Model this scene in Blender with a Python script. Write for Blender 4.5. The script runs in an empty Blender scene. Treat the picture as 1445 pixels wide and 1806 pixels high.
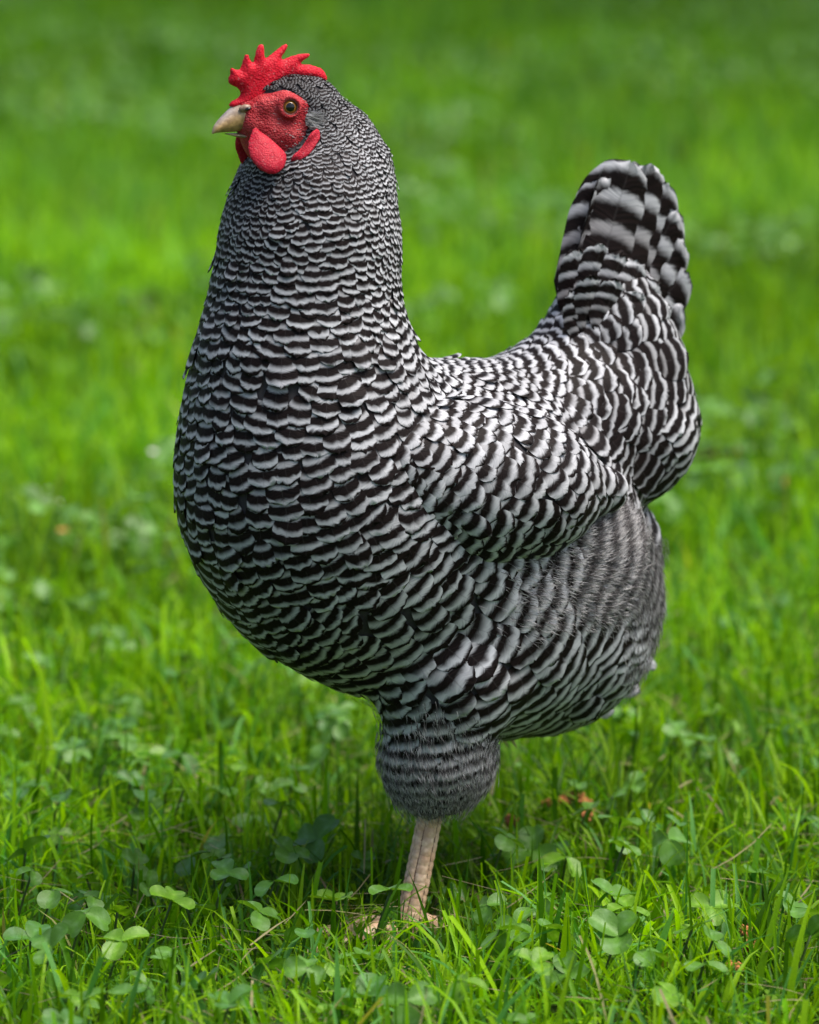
import bpy, math, random
import numpy as np
from mathutils import Vector, Matrix

random.seed(7)
rng = np.random.default_rng(7)
R = math.radians
scene = bpy.context.scene
COL = scene.collection

# ------------------------------------------------------------------ camera, sky, sun, exposure
PITCH = R(11.0)          # looking down
DIST = 2.40              # metres from the lens to the standing foot
IMG_W, IMG_H = 1445.0, 1806.0
HALF_V = R(6.31)
KPX = IMG_H / 2 / math.tan(HALF_V)
RIGHT = np.array([1.0, 0, 0])
UP = np.array([0, math.sin(PITCH), math.cos(PITCH)])
FWD = np.array([0, math.cos(PITCH), -math.sin(PITCH)])
FOOT_PX = (716.0, 1662.0)


def ray_dir(px, py):
    return FWD + RIGHT * ((px - IMG_W / 2) / KPX) + UP * ((IMG_H / 2 - py) / KPX)


CAM = -DIST * ray_dir(*FOOT_PX)          # the foot stands on the world origin

cam_data = bpy.data.cameras.new('camera')
cam = bpy.data.objects.new('camera', cam_data)
COL.objects.link(cam)
cam.location = CAM
cam.rotation_euler = (math.pi / 2 - PITCH, 0, 0)
cam_data.sensor_fit = 'VERTICAL'
cam_data.sensor_height = 36.0
cam_data.lens = 18.0 / math.tan(HALF_V)
cam_data.clip_start = 0.05
cam_data.clip_end = 2000
cam_data.dof.use_dof = True
cam_data.dof.focus_distance = DIST - 0.075
cam_data.dof.aperture_fstop = cam_data.lens / 21.0
scene.camera = cam

SUN_EL, SUN_AZ = R(66), R(100)            # azimuth clockwise from +Y towards +X
world = bpy.data.worlds.new('World')
scene.world = world
world.use_nodes = True
nt = world.node_tree
nt.nodes.clear()
sky = nt.nodes.new('ShaderNodeTexSky')
sky.sky_type = 'NISHITA'
sky.sun_disc = False
sky.sun_elevation = SUN_EL
sky.sun_rotation = SUN_AZ
sky.air_density = 1.0
sky.dust_density = 4.0
sky.ozone_density = 1.0
bg = nt.nodes.new('ShaderNodeBackground')
bg.inputs['Strength'].default_value = 0.095
wo = nt.nodes.new('ShaderNodeOutputWorld')
nt.links.new(sky.outputs[0], bg.inputs[0])
nt.links.new(bg.outputs[0], wo.inputs[0])

sl = bpy.data.lights.new('sun', 'SUN')
sl.energy = 2.8
sl.angle = R(42)
sl.color = (1.0, 0.95, 0.86)
sun = bpy.data.objects.new('sun', sl)
COL.objects.link(sun)
sdir = Vector((math.sin(SUN_AZ) * math.cos(SUN_EL), math.cos(SUN_AZ) * math.cos(SUN_EL), math.sin(SUN_EL)))
sun.rotation_euler = sdir.to_track_quat('Z', 'Y').to_euler()
sun.location = (0, 0, 5)

scene.view_settings.view_transform = 'Standard'
scene.view_settings.look = 'None'
scene.view_settings.gamma = 1.0
scene.view_settings.exposure = 1.12
scene.render.engine = 'CYCLES'
scene.cycles.max_bounces = 6
scene.cycles.transparent_max_bounces = 6
scene.cycles.use_denoising = True


# ------------------------------------------------------------------ frames: pixels of the study sketch -> points of the place
class Plane:
    """a vertical plane through `o`, turned by yaw; f runs forward (towards the beak), l to the hen's left, u up"""
    def __init__(self, yaw, o):
        self.h = np.array([-math.cos(yaw), -math.sin(yaw), 0])
        self.s = np.array([math.sin(yaw), -math.cos(yaw), 0])
        self.o = np.array(o, float)

    def px(self, x, y, l=0.0):
        d = ray_dir(x, y)
        t = ((self.o + self.s * l - CAM) @ self.s) / (d @ self.s)
        return CAM + d * t

    def mirror(self, p):
        p = np.asarray(p, float)
        return p - 2 * ((p - self.o) @ self.s)[..., None] * self.s

    def mirror_v(self, v):
        v = np.asarray(v, float)
        return v - 2 * (v @ self.s)[..., None] * self.s

    def fu(self, p):
        q = np.asarray(p, float) - self.o
        return q @ self.h, q @ self.s, q[..., 2]


YAW = R(38)
_s0 = np.array([math.sin(YAW), -math.cos(YAW), 0])
BODY = Plane(YAW, -0.032 * _s0)
HEAD = Plane(R(26), BODY.px(545, 230))


def depth(p):
    return (np.asarray(p) - CAM) @ FWD


def pxr(r, p):
    return r * depth(p) / KPX


def ground_at(px, py, z=0.0):
    d = ray_dir(px, py)
    t = (z - CAM[2]) / d[2]
    return CAM + d * t


# ------------------------------------------------------------------ small library
def smin(a, b, k):
    h = np.clip(0.5 + 0.5 * (b - a) / k, 0, 1)
    return b * (1 - h) + a * h - k * h * (1 - h)


class SDF:
    def __init__(self, k=0.02):
        self.pr = []
        self.k = k

    def cone(self, a, ra, b, rb, k=None):
        self.pr.append((np.array(a, float), np.array(b, float), ra, rb, k or self.k))

    def ball(self, a, r, k=None):
        self.cone(a, r, np.array(a) + 1e-5, r, k)

    def __call__(self, P):
        d = None
        for a, b, ra, rb, k in self.pr:
            ab = b - a
            t = np.clip(((P - a) @ ab) / (ab @ ab), 0, 1)
            q = P - a - t[..., None] * ab
            e = np.sqrt((q * q).sum(-1)) - (ra + (rb - ra) * t)
            d = e if d is None else smin(d, e, k)
        return d

    def grad(self, P, e=8e-4):
        g = np.stack([self(P + np.eye(3)[i] * e) - self(P - np.eye(3)[i] * e) for i in range(3)], -1)
        return g / (np.linalg.norm(g, axis=-1, keepdims=True) + 1e-12)

    def bounds(self, pad=0.012):
        lo = np.min([np.minimum(a - ra, b - rb) for a, b, ra, rb, k in self.pr], 0) - pad
        hi = np.max([np.maximum(a + ra, b + rb) for a, b, ra, rb, k in self.pr], 0) + pad
        return lo, hi

    def trace(self, px, py):
        d = ray_dir(px, py)
        d = d / np.linalg.norm(d)
        t = 1.9
        best = (9, t)
        for _ in range(160):
            v = float(self((CAM + d * t)[None])[0])
            if v < best[0]:
                best = (v, t)
            if v < 2e-4 or t > 3.3:
                break
            t += max(v * 0.8, 4e-4)
        p = (CAM + d * best[1])[None]
        for _ in range(5):
            p = p - self(p)[:, None] * self.grad(p)
        return p[0]


def surface_nets(fn, lo, hi, h):
    lo = np.asarray(lo)
    n = np.ceil((np.asarray(hi) - lo) / h).astype(int) + 1
    ax = [lo[i] + np.arange(n[i]) * h for i in range(3)]
    F = np.empty(n)
    for i in range(n[0]):
        Y, Z = np.meshgrid(ax[1], ax[2], indexing='ij')
        F[i] = fn(np.stack([np.full_like(Y, ax[0][i]), Y, Z], -1))
    ins = F < 0
    c = np.zeros(n - 1, int)
    S = [(a, b, d) for a in (0, 1) for b in (0, 1) for d in (0, 1)]

    def sh(A, o):
        return A[o[0]:n[0] - 1 + o[0], o[1]:n[1] - 1 + o[1], o[2]:n[2] - 1 + o[2]]
    for o in S:
        c += sh(ins, o)
    mask = (c > 0) & (c < 8)
    ii = np.argwhere(mask)
    acc = np.zeros((len(ii), 3))
    cnt = np.zeros(len(ii))
    for o in S:
        for axis in range(3):
            if o[axis]:
                continue
            o2 = list(o)
            o2[axis] = 1
            A = sh(F, o)[mask]
            B = sh(F, o2)[mask]
            m = (A < 0) != (B < 0)
            t = np.where(m, A / np.where(m, A - B, 1), 0)
            p = np.tile(np.array(o, float), (len(ii), 1))
            p[:, axis] += t
            acc += p * m[:, None]
            cnt += m
    V = lo + (ii + acc / cnt[:, None]) * h
    idx = np.full(n - 1, -1)
    idx[mask] = np.arange(len(ii))
    Q = []
    for axis in range(3):
        a1, a2 = (axis + 1) % 3, (axis + 2) % 3
        sl0 = [slice(None)] * 3
        sl1 = [slice(None)] * 3
        sl0[axis] = slice(0, -1)
        sl1[axis] = slice(1, None)
        A, B = ins[tuple(sl0)], ins[tuple(sl1)]
        e = np.argwhere(A != B)
        e = e[(e[:, a1] > 0) & (e[:, a2] > 0) & (e[:, a1] < n[a1] - 1) & (e[:, a2] < n[a2] - 1)]
        flip = A[tuple(e.T)]
        def at(d1, d2):
            q = e.copy()
            q[:, a1] -= d1
            q[:, a2] -= d2
            return idx[tuple(q.T)]
        quad = np.stack([at(1, 1), at(0, 1), at(0, 0), at(1, 0)], 1)
        quad[~flip] = quad[~flip][:, ::-1]
        Q.append(quad)
    return V, np.concatenate(Q)


def mesh_obj(name, V, F, mat, parent=None, smooth=True, attrs=None, uv=None):
    """V (n,3), F (m,k) array of one polygon size or list of such arrays"""
    me = bpy.data.meshes.new(name)
    Fs = F if isinstance(F, list) else [F]
    Fs = [np.asarray(f) for f in Fs if len(f)]
    V = np.asarray(V, np.float32)
    me.vertices.add(len(V))
    me.vertices.foreach_set('co', V.ravel())
    li = np.concatenate([f.ravel() for f in Fs]).astype(np.int32)
    tot = np.concatenate([np.full(len(f), f.shape[1]) for f in Fs]).astype(np.int32)
    me.loops.add(len(li))
    me.loops.foreach_set('vertex_index', li)
    me.polygons.add(len(tot))
    me.polygons.foreach_set('loop_start', (np.cumsum(tot) - tot).astype(np.int32))
    me.polygons.foreach_set('loop_total', tot)
    if smooth:
        me.polygons.foreach_set('use_smooth', np.ones(len(tot), bool))
    for k, a in (attrs or {}).items():
        a = np.asarray(a, np.float32)
        if a.shape[1] == 3:
            a = np.concatenate([a, np.ones((len(a), 1), np.float32)], 1)
        at = me.attributes.new(k, 'FLOAT_COLOR', 'POINT')
        at.data.foreach_set('color', a.ravel())
    if uv is not None:
        l = me.uv_layers.new(name='UVMap')
        l.data.foreach_set('uv', np.asarray(uv, np.float32)[li].ravel())
    me.update()
    me.validate()
    if mat:
        for m in (mat if isinstance(mat, list) else [mat]):
            me.materials.append(m)
    o = bpy.data.objects.new(name, me)
    COL.objects.link(o)
    if parent:
        o.parent = parent
    return o


def tag(o, label=None, cat=None, group=None, kind=None):
    for k, v in (('label', label), ('category', cat), ('group', group), ('kind', kind)):
        if v:
            o[k] = v
    return o


def empty(name, loc=(0, 0, 0)):
    o = bpy.data.objects.new(name, None)
    o.empty_display_size = 0.05
    o.location = loc
    COL.objects.link(o)
    return o


def grid_faces(nu, nv, off=0, wrap=False):
    i, j = np.meshgrid(np.arange(nv - 1), np.arange(nu if wrap else nu - 1), indexing='ij')
    i, j = i.ravel(), j.ravel()
    j2 = (j + 1) % nu
    return np.stack([i * nu + j, i * nu + j2, (i + 1) * nu + j2, (i + 1) * nu + j], 1) + off


def tube(points, radii, seg=10, squash=None):
    P = np.asarray(points, float)
    n = len(P)
    T = np.gradient(P, axis=0)
    T /= np.linalg.norm(T, axis=1, keepdims=True)
    ref = np.array([0.31, 0.2, 0.93])
    V = []
    for i in range(n):
        a = np.cross(T[i], ref)
        a /= np.linalg.norm(a)
        b = np.cross(T[i], a)
        for k in range(seg):
            t = 2 * math.pi * k / seg
            V.append(P[i] + radii[i] * (math.cos(t) * a + math.sin(t) * b))
    V.append(P[0]); V.append(P[-1])
    F = grid_faces(seg, n, 0, True)
    c0, c1 = n * seg, n * seg + 1
    k = np.arange(seg)
    cap = np.concatenate([np.stack([np.full(seg, c0), (k + 1) % seg, k], 1),
                          np.stack([np.full(seg, c1), (n - 1) * seg + k, (n - 1) * seg + (k + 1) % seg], 1)])
    return np.array(V), [F, cap]


def smooth_curve(pts, n):
    """Catmull-Rom through the points"""
    P = np.asarray(pts, float)
    P = np.concatenate([[2 * P[0] - P[1]], P, [2 * P[-1] - P[-2]]])
    out = []
    m = len(P) - 3
    for t in np.linspace(0, m - 1e-6, n):
        i = int(t)
        u = t - i
        a, b, c, d = P[i:i + 4]
        out.append(0.5 * (2 * b + (c - a) * u + (2 * a - 5 * b + 4 * c - d) * u * u + (3 * b - a - 3 * c + d) * u ** 3))
    return np.array(out)


def vnoise(p, seed=0):
    """cheap smooth value noise on 2-D points"""
    r = np.random.default_rng(1000 + seed)
    T = r.random((64, 64))
    i = np.floor(p).astype(int)
    f = p - i
    f = f * f * (3 - 2 * f)
    a = T[i[:, 0] % 64, i[:, 1] % 64]
    b = T[(i[:, 0] + 1) % 64, i[:, 1] % 64]
    c = T[i[:, 0] % 64, (i[:, 1] + 1) % 64]
    d = T[(i[:, 0] + 1) % 64, (i[:, 1] + 1) % 64]
    return (a * (1 - f[:, 0]) + b * f[:, 0]) * (1 - f[:, 1]) + (c * (1 - f[:, 0]) + d * f[:, 0]) * f[:, 1]


# ------------------------------------------------------------------ materials
class NT:
    def __init__(self, name):
        self.m = bpy.data.materials.new(name)
        self.m.use_nodes = True
        self.t = self.m.node_tree
        self.t.nodes.clear()
        self.out = self.n('ShaderNodeOutputMaterial')

    def n(self, typ, **kw):
        x = self.t.nodes.new(typ)
        for k, v in kw.items():
            setattr(x, k, v)
        return x

    def l(self, a, b):
        self.t.links.new(a, b)

    def math(self, op, a, b=None, c=None, clamp=False):
        x = self.n('ShaderNodeMath', operation=op, use_clamp=clamp)
        for i, v in enumerate((a, b, c)):
            if v is None:
                continue
            if isinstance(v, (int, float)):
                x.inputs[i].default_value = v
            else:
                self.l(v, x.inputs[i])
        return x.outputs[0]

    def ss(self, v, a, b, c=0.0, d=1.0):
        x = self.n('ShaderNodeMapRange', interpolation_type='SMOOTHSTEP')
        for i, q in enumerate((v, a, b, c, d)):
            if isinstance(q, (int, float)):
                x.inputs[i].default_value = q
            else:
                self.l(q, x.inputs[i])
        return x.outputs[0]

    def mix(self, f, a, b, typ='MIX'):
        x = self.n('ShaderNodeMix', data_type='RGBA', blend_type=typ)
        for i, q in ((0, f), (6, a), (7, b)):
            if isinstance(q, (int, float)):
                x.inputs[i].default_value = q
            elif isinstance(q, tuple):
                x.inputs[i].default_value = (*q, 1)
            else:
                self.l(q, x.inputs[i])
        return x.outputs[2]

    def noise(self, scale, detail=2, vec=None, rough=0.5, dim='3D'):
        x = self.n('ShaderNodeTexNoise', noise_dimensions=dim)
        x.inputs['Scale'].default_value = scale
        x.inputs['Detail'].default_value = detail
        x.inputs['Roughness'].default_value = rough
        if vec is not None:
            self.l(vec, x.inputs['Vector'])
        return x.outputs[0]

    def attr(self, name):
        x = self.n('ShaderNodeAttribute', attribute_name=name)
        s = self.n('ShaderNodeSeparateColor')
        self.l(x.outputs['Color'], s.inputs[0])
        return x, s.outputs

    def pos(self):
        return self.n('ShaderNodeNewGeometry').outputs['Position']

    def bump(self, h, strength, dist):
        b = self.n('ShaderNodeBump')
        b.inputs['Strength'].default_value = strength
        b.inputs['Distance'].default_value = dist
        self.l(h, b.inputs['Height'])
        return b.outputs[0]

    def principled(self, col, rough=0.5, spec=0.5, normal=None, **kw):
        p = self.n('ShaderNodeBsdfPrincipled')
        for k, v in (('Base Color', col), ('Roughness', rough), ('Specular IOR Level', spec)):
            if isinstance(v, tuple):
                p.inputs[k].default_value = (*v, 1)
            elif isinstance(v, (int, float)):
                p.inputs[k].default_value = v
            else:
                self.l(v, p.inputs[k])
        for k, v in kw.items():
            k = k.replace('_', ' ')
            if isinstance(v, tuple) and len(v) == 3 and k.endswith(('Tint', 'Color')):
                v = (*v, 1)
            p.inputs[k].default_value = v
        if normal is not None:
            self.l(normal, p.inputs['Normal'])
        return p

    def done(self, sh):
        self.l(sh.outputs[0], self.out.inputs[0])
        return self.m


def make_leaf_mat(name, trans=0.45, rough=0.45, spec=0.4, vein=False):
    t = NT(name)
    a, s = t.attr('col')
    col = a.outputs['Color']
    nz = t.noise(900, 2, t.pos())
    col = t.mix(t.ss(nz, 0.3, 0.7, 0.0, 0.35), col, t.mix(1.0, col, (0.6, 0.7, 0.6), 'MULTIPLY'))
    bmp = t.bump(nz, 0.25, 0.0006)
    p = t.principled(col, rough, spec, bmp)
    tr = t.n('ShaderNodeBsdfTranslucent')
    t.l(t.mix(1.0, col, (1.5, 1.5, 0.2), 'MULTIPLY'), tr.inputs[0])
    m = t.n('ShaderNodeMixShader')
    m.inputs[0].default_value = trans
    t.l(p.outputs[0], m.inputs[1])
    t.l(tr.outputs[0], m.inputs[2])
    return t.done(m)


M_GRASS = make_leaf_mat('grass_blade_green', 0.45, 0.42, 0.14)
M_CLOVER = make_leaf_mat('clover_green', 0.30, 0.42, 0.30)


def make_ground_mat():
    t = NT('soil_and_thatch')
    p = t.pos()
    n1 = t.noise(60, 5, p, 0.65)
    n2 = t.noise(3.0, 4, p)
    soil = t.mix(t.ss(n1, 0.35, 0.7), (0.020, 0.016, 0.009), (0.060, 0.048, 0.022))
    turf = t.mix(t.ss(n1, 0.3, 0.7), (0.040, 0.110, 0.005), (0.100, 0.225, 0.010))
    turf = t.mix(t.ss(n2, 0.35, 0.65), turf, t.mix(1.0, turf, (0.65, 0.85, 1.2), 'MULTIPLY'))
    xyz = t.n('ShaderNodeSeparateXYZ')
    t.l(p, xyz.inputs[0])
    far = t.ss(xyz.outputs[1], 0.6, 3.5, 0.35, 1.0)
    return t.done(t.principled(t.mix(far, soil, turf), 0.95, 0.1, t.bump(n1, 0.8, 0.01)))


def make_feather_mat():
    """barred plumage: UV.x across the vane (-1..1), UV.y distance from the tip counted in bars
    fj = (bar phase, width of the pale bar, softness, tone)"""
    t = NT('barred_feather')
    uv = t.n('ShaderNodeUVMap', uv_map='UVMap')
    s = t.n('ShaderNodeSeparateXYZ')
    t.l(uv.outputs[0], s.inputs[0])
    u, q = s.outputs[0], s.outputs[1]
    fa, fs = t.attr('fj')
    ph, duty, soft = fs[0], fs[1], fs[2]
    tone = fa.outputs['Alpha']
    au = t.math('ABSOLUTE', u)
    # barbs leave the shaft aslant: one number per barb
    b = t.math('ADD', q, t.math('MULTIPLY', au, 0.55))
    comb = t.n('ShaderNodeCombineXYZ')
    t.l(t.math('MULTIPLY', b, 13.0), comb.inputs[0])
    t.l(t.math('SIGN', u), comb.inputs[1])
    t.l(t.math('MULTIPLY', ph, 91.0), comb.inputs[2])
    barb = t.noise(1.0, 2, comb.outputs[0], 0.6)
    wob = t.noise(260, 2, t.pos())
    qq = t.math('ADD', q, t.math('MULTIPLY', t.math('SUBTRACT', barb, 0.5), 0.20))
    qq = t.math('ADD', qq, t.math('MULTIPLY', t.math('SUBTRACT', wob, 0.5), 0.15))
    qq = t.math('ADD', qq, t.math('SUBTRACT', ph, 0.5))
    fr = t.math('FRACT', t.math('ADD', qq, 10.0))
    a0 = t.math('SUBTRACT', 0.20, soft)
    a1 = t.math('ADD', 0.20, soft)
    e = t.math('ADD', 0.20, duty)
    up = t.ss(fr, a0, a1)
    dn = t.ss(fr, t.math('SUBTRACT', e, t.math('MULTIPLY', soft, 1.7)), t.math('ADD', e, t.math('MULTIPLY', soft, 1.7)), 1.0, 0.0)
    w = t.math('MULTIPLY', up, dn)
    # pale bars grow a little greyer towards the root of the feather
    light = t.mix(t.ss(q, 0.6, 2.4), (0.53, 0.535, 0.565), (0.31, 0.30, 0.31))
    light = t.mix(t.ss(barb, 0.25, 0.75), t.mix(1.0, light, (0.72, 0.72, 0.74), 'MULTIPLY'), light)
    tn = t.n('ShaderNodeCombineColor')
    for i in range(3):
        t.l(tone, tn.inputs[i])
    light = t.mix(1.0, light, tn.outputs[0], 'MULTIPLY')
    dark = t.mix(t.ss(barb, 0.3, 0.8), (0.0042, 0.0028, 0.0028), (0.0135, 0.0080, 0.0078))
    col = t.mix(w, dark, light)
    # fine shaft
    shaft = t.ss(au, 0.0, 0.05, 1.0, 0.0)
    col = t.mix(t.math('MULTIPLY', shaft, 0.25), col, (0.05, 0.045, 0.045))
    p = t.principled(col, 0.55, 0.08, t.bump(barb, 0.3, 0.0008), Sheen_Weight=0.0, Sheen_Roughness=0.4)
    return t.done(p)


M_FEATHER = make_feather_mat()


def make_fluff_mat():
    t = NT('downy_barbs')
    a, s = t.attr('col')
    p = t.principled(a.outputs['Color'], 0.7, 0.2, None, Sheen_Weight=0.15)
    tr = t.n('ShaderNodeBsdfTranslucent')
    t.l(a.outputs['Color'], tr.inputs[0])
    m = t.n('ShaderNodeMixShader')
    m.inputs[0].default_value = 0.3
    t.l(p.outputs[0], m.inputs[1])
    t.l(tr.outputs[0], m.inputs[2])
    return t.done(m)


M_FLUFF = make_fluff_mat()


def make_skin_mat(name, c1, c2, bump=0.6, scale=900, sss=0.25, rough=0.42):
    t = NT(name)
    p = t.pos()
    v = t.n('ShaderNodeTexVoronoi')
    v.inputs['Scale'].default_value = scale
    t.l(p, v.inputs['Vector'])
    n = t.noise(250, 4, p, 0.6)
    n2 = t.noise(90, 3, p)
    col = t.mix(t.ss(n2, 0.3, 0.7), c1, c2)
    col = t.mix(t.ss(v.outputs['Distance'], 0.15, 0.55, 0.0, 0.4), col, t.mix(1.0, col, (0.45, 0.35, 0.4), 'MULTIPLY'))
    dust = t.noise(620, 3, p, 0.7)
    col = t.mix(t.ss(dust, 0.56, 0.72, 0.0, 0.38), col, t.mix(0.5, col, (0.72, 0.42, 0.42)))
    h = t.math('ADD', t.math('MULTIPLY', v.outputs['Distance'], -0.7), n)
    pr = t.principled(col, rough, 0.14, t.bump(h, bump, 0.0009))
    pr.inputs['Subsurface Weight'].default_value = sss
    pr.inputs['Subsurface Radius'].default_value = (1.0, 0.25, 0.15)
    pr.inputs['Subsurface Scale'].default_value = 0.003
    return t.done(pr)


M_COMB = make_skin_mat('comb_red', (0.50, 0.006, 0.022), (0.66, 0.014, 0.034), 0.5, 950, 0.3, 0.55)
M_FACE = make_skin_mat('face_red', (0.30, 0.010, 0.018), (0.52, 0.065, 0.072), 0.9, 1000, 0.15, 0.6)
M_WATTLE = make_skin_mat('wattle_red', (0.38, 0.008, 0.026), (0.54, 0.032, 0.055), 0.4, 1000, 0.25, 0.52)


def make_underskin_mat():
    t = NT('dark_down')
    n = t.noise(400, 3, t.pos())
    return t.done(t.principled(t.mix(n, (0.02, 0.018, 0.02), (0.06, 0.055, 0.06)), 0.9, 0.1))


M_DOWN = make_underskin_mat()


def make_horn_mat():
    t = NT('beak_horn')
    a, s = t.attr('col')
    n = t.noise(350, 4, t.pos(), 0.6)
    col = t.mix(t.ss(n, 0.3, 0.7, 0.0, 0.85), a.outputs['Color'], t.mix(1.0, a.outputs['Color'], (0.42, 0.40, 0.40), 'MULTIPLY'))
    return t.done(t.principled(col, 0.38, 0.45, t.bump(n, 0.3, 0.0005)))


M_HORN = make_horn_mat()


def make_shank_mat():
    t = NT('shank_scale')
    p = t.pos()
    n = t.noise(160, 4, p, 0.6)
    v = t.n('ShaderNodeTexVoronoi')
    v.inputs['Scale'].default_value = 420
    t.l(p, v.inputs['Vector'])
    col = t.mix(t.ss(n, 0.3, 0.7), (0.56, 0.35, 0.21), (0.72, 0.53, 0.37))
    col = t.mix(t.ss(v.outputs['Distance'], 0.3, 0.7, 0.0, 0.35), col, (0.26, 0.13, 0.08))
    return t.done(t.principled(col, 0.42, 0.4, t.bump(n, 0.4, 0.0008)))


M_SHANK = make_shank_mat()


def plain(name, col, rough=0.5, spec=0.5, **kw):
    t = NT(name)
    n = t.noise(500, 3, t.pos())
    c = t.mix(t.ss(n, 0.3, 0.7), tuple(x * 0.8 for x in col), col)
    return t.done(t.principled(c, rough, spec, None, **kw))


M_CREASE = plain('scale_crease', (0.20, 0.11, 0.075), 0.7, 0.2)
M_CLAW = plain('claw_horn', (0.38, 0.28, 0.18), 0.4)
M_PUPIL = plain('pupil_black', (0.004, 0.004, 0.005), 0.05, 0.6)
M_CORNEA_RIM = plain('eyelid_rim', (0.16, 0.035, 0.03), 0.35)
M_EAR = plain('ear_tuft_grey', (0.34, 0.33, 0.34), 0.8, 0.2)
M_CATKIN = plain('dry_catkin', (0.42, 0.17, 0.065), 0.85, 0.1)
M_TWIG = plain('twig_bark', (0.14, 0.10, 0.07), 0.85, 0.1)
M_PETAL = plain('petal_white', (0.72, 0.70, 0.66), 0.6, 0.2)
M_DRY = plain('dry_leaf', (0.45, 0.22, 0.08), 0.8, 0.15)


def make_iris_mat():
    t = NT('iris_amber')
    n = t.noise(1800, 3, t.pos())
    return t.done(t.principled(t.mix(n, (0.20, 0.075, 0.010), (0.46, 0.22, 0.03)), 0.08, 0.6, None, Coat_Weight=1.0, Coat_Roughness=0.02))


M_IRIS = make_iris_mat()

# ------------------------------------------------------------------ the lawn
g = 300.0
ground = mesh_obj('ground', [(-g, -g, 0), (g, -g, 0), (g, g, 0), (-g, g, 0)], np.array([[0, 1, 2, 3]]), make_ground_mat(), None, False)
tag(ground, kind='structure')

PAL = np.array([(0.168, 0.350, 0.004), (0.112, 0.272, 0.004), (0.056, 0.160, 0.004), (0.065, 0.210, 0.035), (0.130, 0.330, 0.075), (0.235, 0.430, 0.006)])


def blade_arrays(base, head, length, width, lean, bend, twist, blunt, seg, cross):
    """base (n,3); every blade a strip of seg+1 cross lines with `cross` points"""
    n = len(base)
    t = np.linspace(0, 1, seg + 1)
    ang = lean[:, None] + bend[:, None] * t[None] ** 1.3
    ds = (length / seg)[:, None]
    mid = 0.5 * (ang[:, 1:] + ang[:, :-1])
    r = np.concatenate([np.zeros((n, 1)), np.cumsum(np.sin(mid) * ds, 1)], 1)
    z = np.concatenate([np.zeros((n, 1)), np.cumsum(np.cos(mid) * ds, 1)], 1)
    side = head[:, None] + math.pi / 2 + twist[:, None] * t[None]
    C = np.stack([base[:, 0, None] + np.cos(head)[:, None] * r, base[:, 1, None] + np.sin(head)[:, None] * r,
                  np.maximum(base[:, 2, None] + z, 0.002)], -1)
    prof = (0.55 + 0.45 * np.minimum(t * 4, 1)) * (1 - t ** 2.6)
    prof_b = (0.55 + 0.45 * np.minimum(t * 4, 1)) * (1 - 0.25 * t)
    W = np.where(blunt[:, None], prof_b[None], prof[None] + 0.03) * width[:, None] * 0.5
    sv = np.stack([np.cos(side), np.sin(side), np.zeros_like(side)], -1)
    us = np.linspace(-1, 1, cross)
    V = C[:, :, None, :] + sv[:, :, None, :] * (W[:, :, None] * us[None, None])[..., None]
    if cross == 3:      # folded along the midrib
        V[:, :, 1, 2] -= W * 0.45
    V = V.reshape(-1, 3)
    per = (seg + 1) * cross
    f = grid_faces(cross, seg + 1)
    F = (np.arange(n)[:, None, None] * per + f[None]).reshape(-1, 4)
    return V, F, per, t


def blade_colors(n, per, seg, cross, xy, t, fresh):
    k = (rng.random(n) * 3).astype(int)
    c = PAL[k] * (0.8 + 0.4 * rng.random((n, 1)))
    bl = rng.random(n) < 0.22
    c[bl] = PAL[3 + (rng.random(bl.sum()) * 2).astype(int)]
    hi = rng.random(n) < fresh
    c[hi] = PAL[5] * (0.85 + 0.3 * rng.random((hi.sum(), 1)))
    dry = rng.random(n) < 0.012
    c[dry] = np.array((0.28, 0.27, 0.11)) * (0.6 + 0.6 * rng.random((dry.sum(), 1)))
    big = 0.6 * vnoise(xy * 3.2, 3) + 0.4 * vnoise(xy * 9.0, 4)  # broad tone patches: natural variation that also imitates dappled light in the colour
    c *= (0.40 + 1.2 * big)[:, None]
    C = np.repeat(c, per, 0).reshape(n, seg + 1, cross, 3)
    # pale sheath at the foot of the blade
    sh = (1 - np.minimum(t * 3.5, 1))[None, :, None, None]
    C = C * (1 - 0.35 * sh) + np.array((0.12, 0.15, 0.05)) * 0.35 * sh
    return C.reshape(-1, 3)


def scatter(n, x0, x1, y0, y1, clump, seed):
    r = np.random.default_rng(seed)
    p = np.stack([r.uniform(x0, x1, n), r.uniform(y0, y1, n)], 1)
    dens = 0.30 + 0.9 * vnoise(p * clump, seed) * (0.4 + 0.6 * vnoise(p * clump * 3.1, seed + 1))
    return p[r.random(n) < dens * 1.5]


def grass_patch(xy, lmin, lmax, wmin, wmax, seg, cross, fresh=0.18):
    n = len(xy)
    hmod = 0.72 + 0.56 * vnoise(xy * 9.0, 11)
    L = (lmin + (lmax - lmin) * rng.random(n) ** 1.6) * hmod
    tall = rng.random(n) < 0.03
    L[tall] *= 1.35
    head = rng.random(n) * 2 * math.pi
    lean = np.abs(rng.normal(0.22, 0.20, n))
    front = (xy[:, 1] < 0.0) & (xy[:, 1] > -0.16) & (np.abs(xy[:, 0] - 0.0) < 0.035)
    L[front & (np.abs(xy[:, 0]) < 0.014)] *= 0.62
    bend = rng.normal(0.85, 0.75, n).clip(-0.3, 2.6)
    flat = rng.random(n) < 0.2
    lean[flat] += 0.7
    wid = wmin + (wmax - wmin) * rng.random(n) ** 2.0
    V, F, per, t = blade_arrays(np.c_[xy, np.zeros(n)], head, L, wid, lean, bend, rng.normal(0, 0.7, n), rng.random(n) < 0.33, seg, cross)
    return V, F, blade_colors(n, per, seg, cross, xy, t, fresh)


def in_view_cone(xy, margin):
    d = xy[:, 1] - CAM[1]
    return np.abs(xy[:, 0] - CAM[0]) < d * (IMG_W / 2 / KPX) * 1.15 + margin


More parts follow.
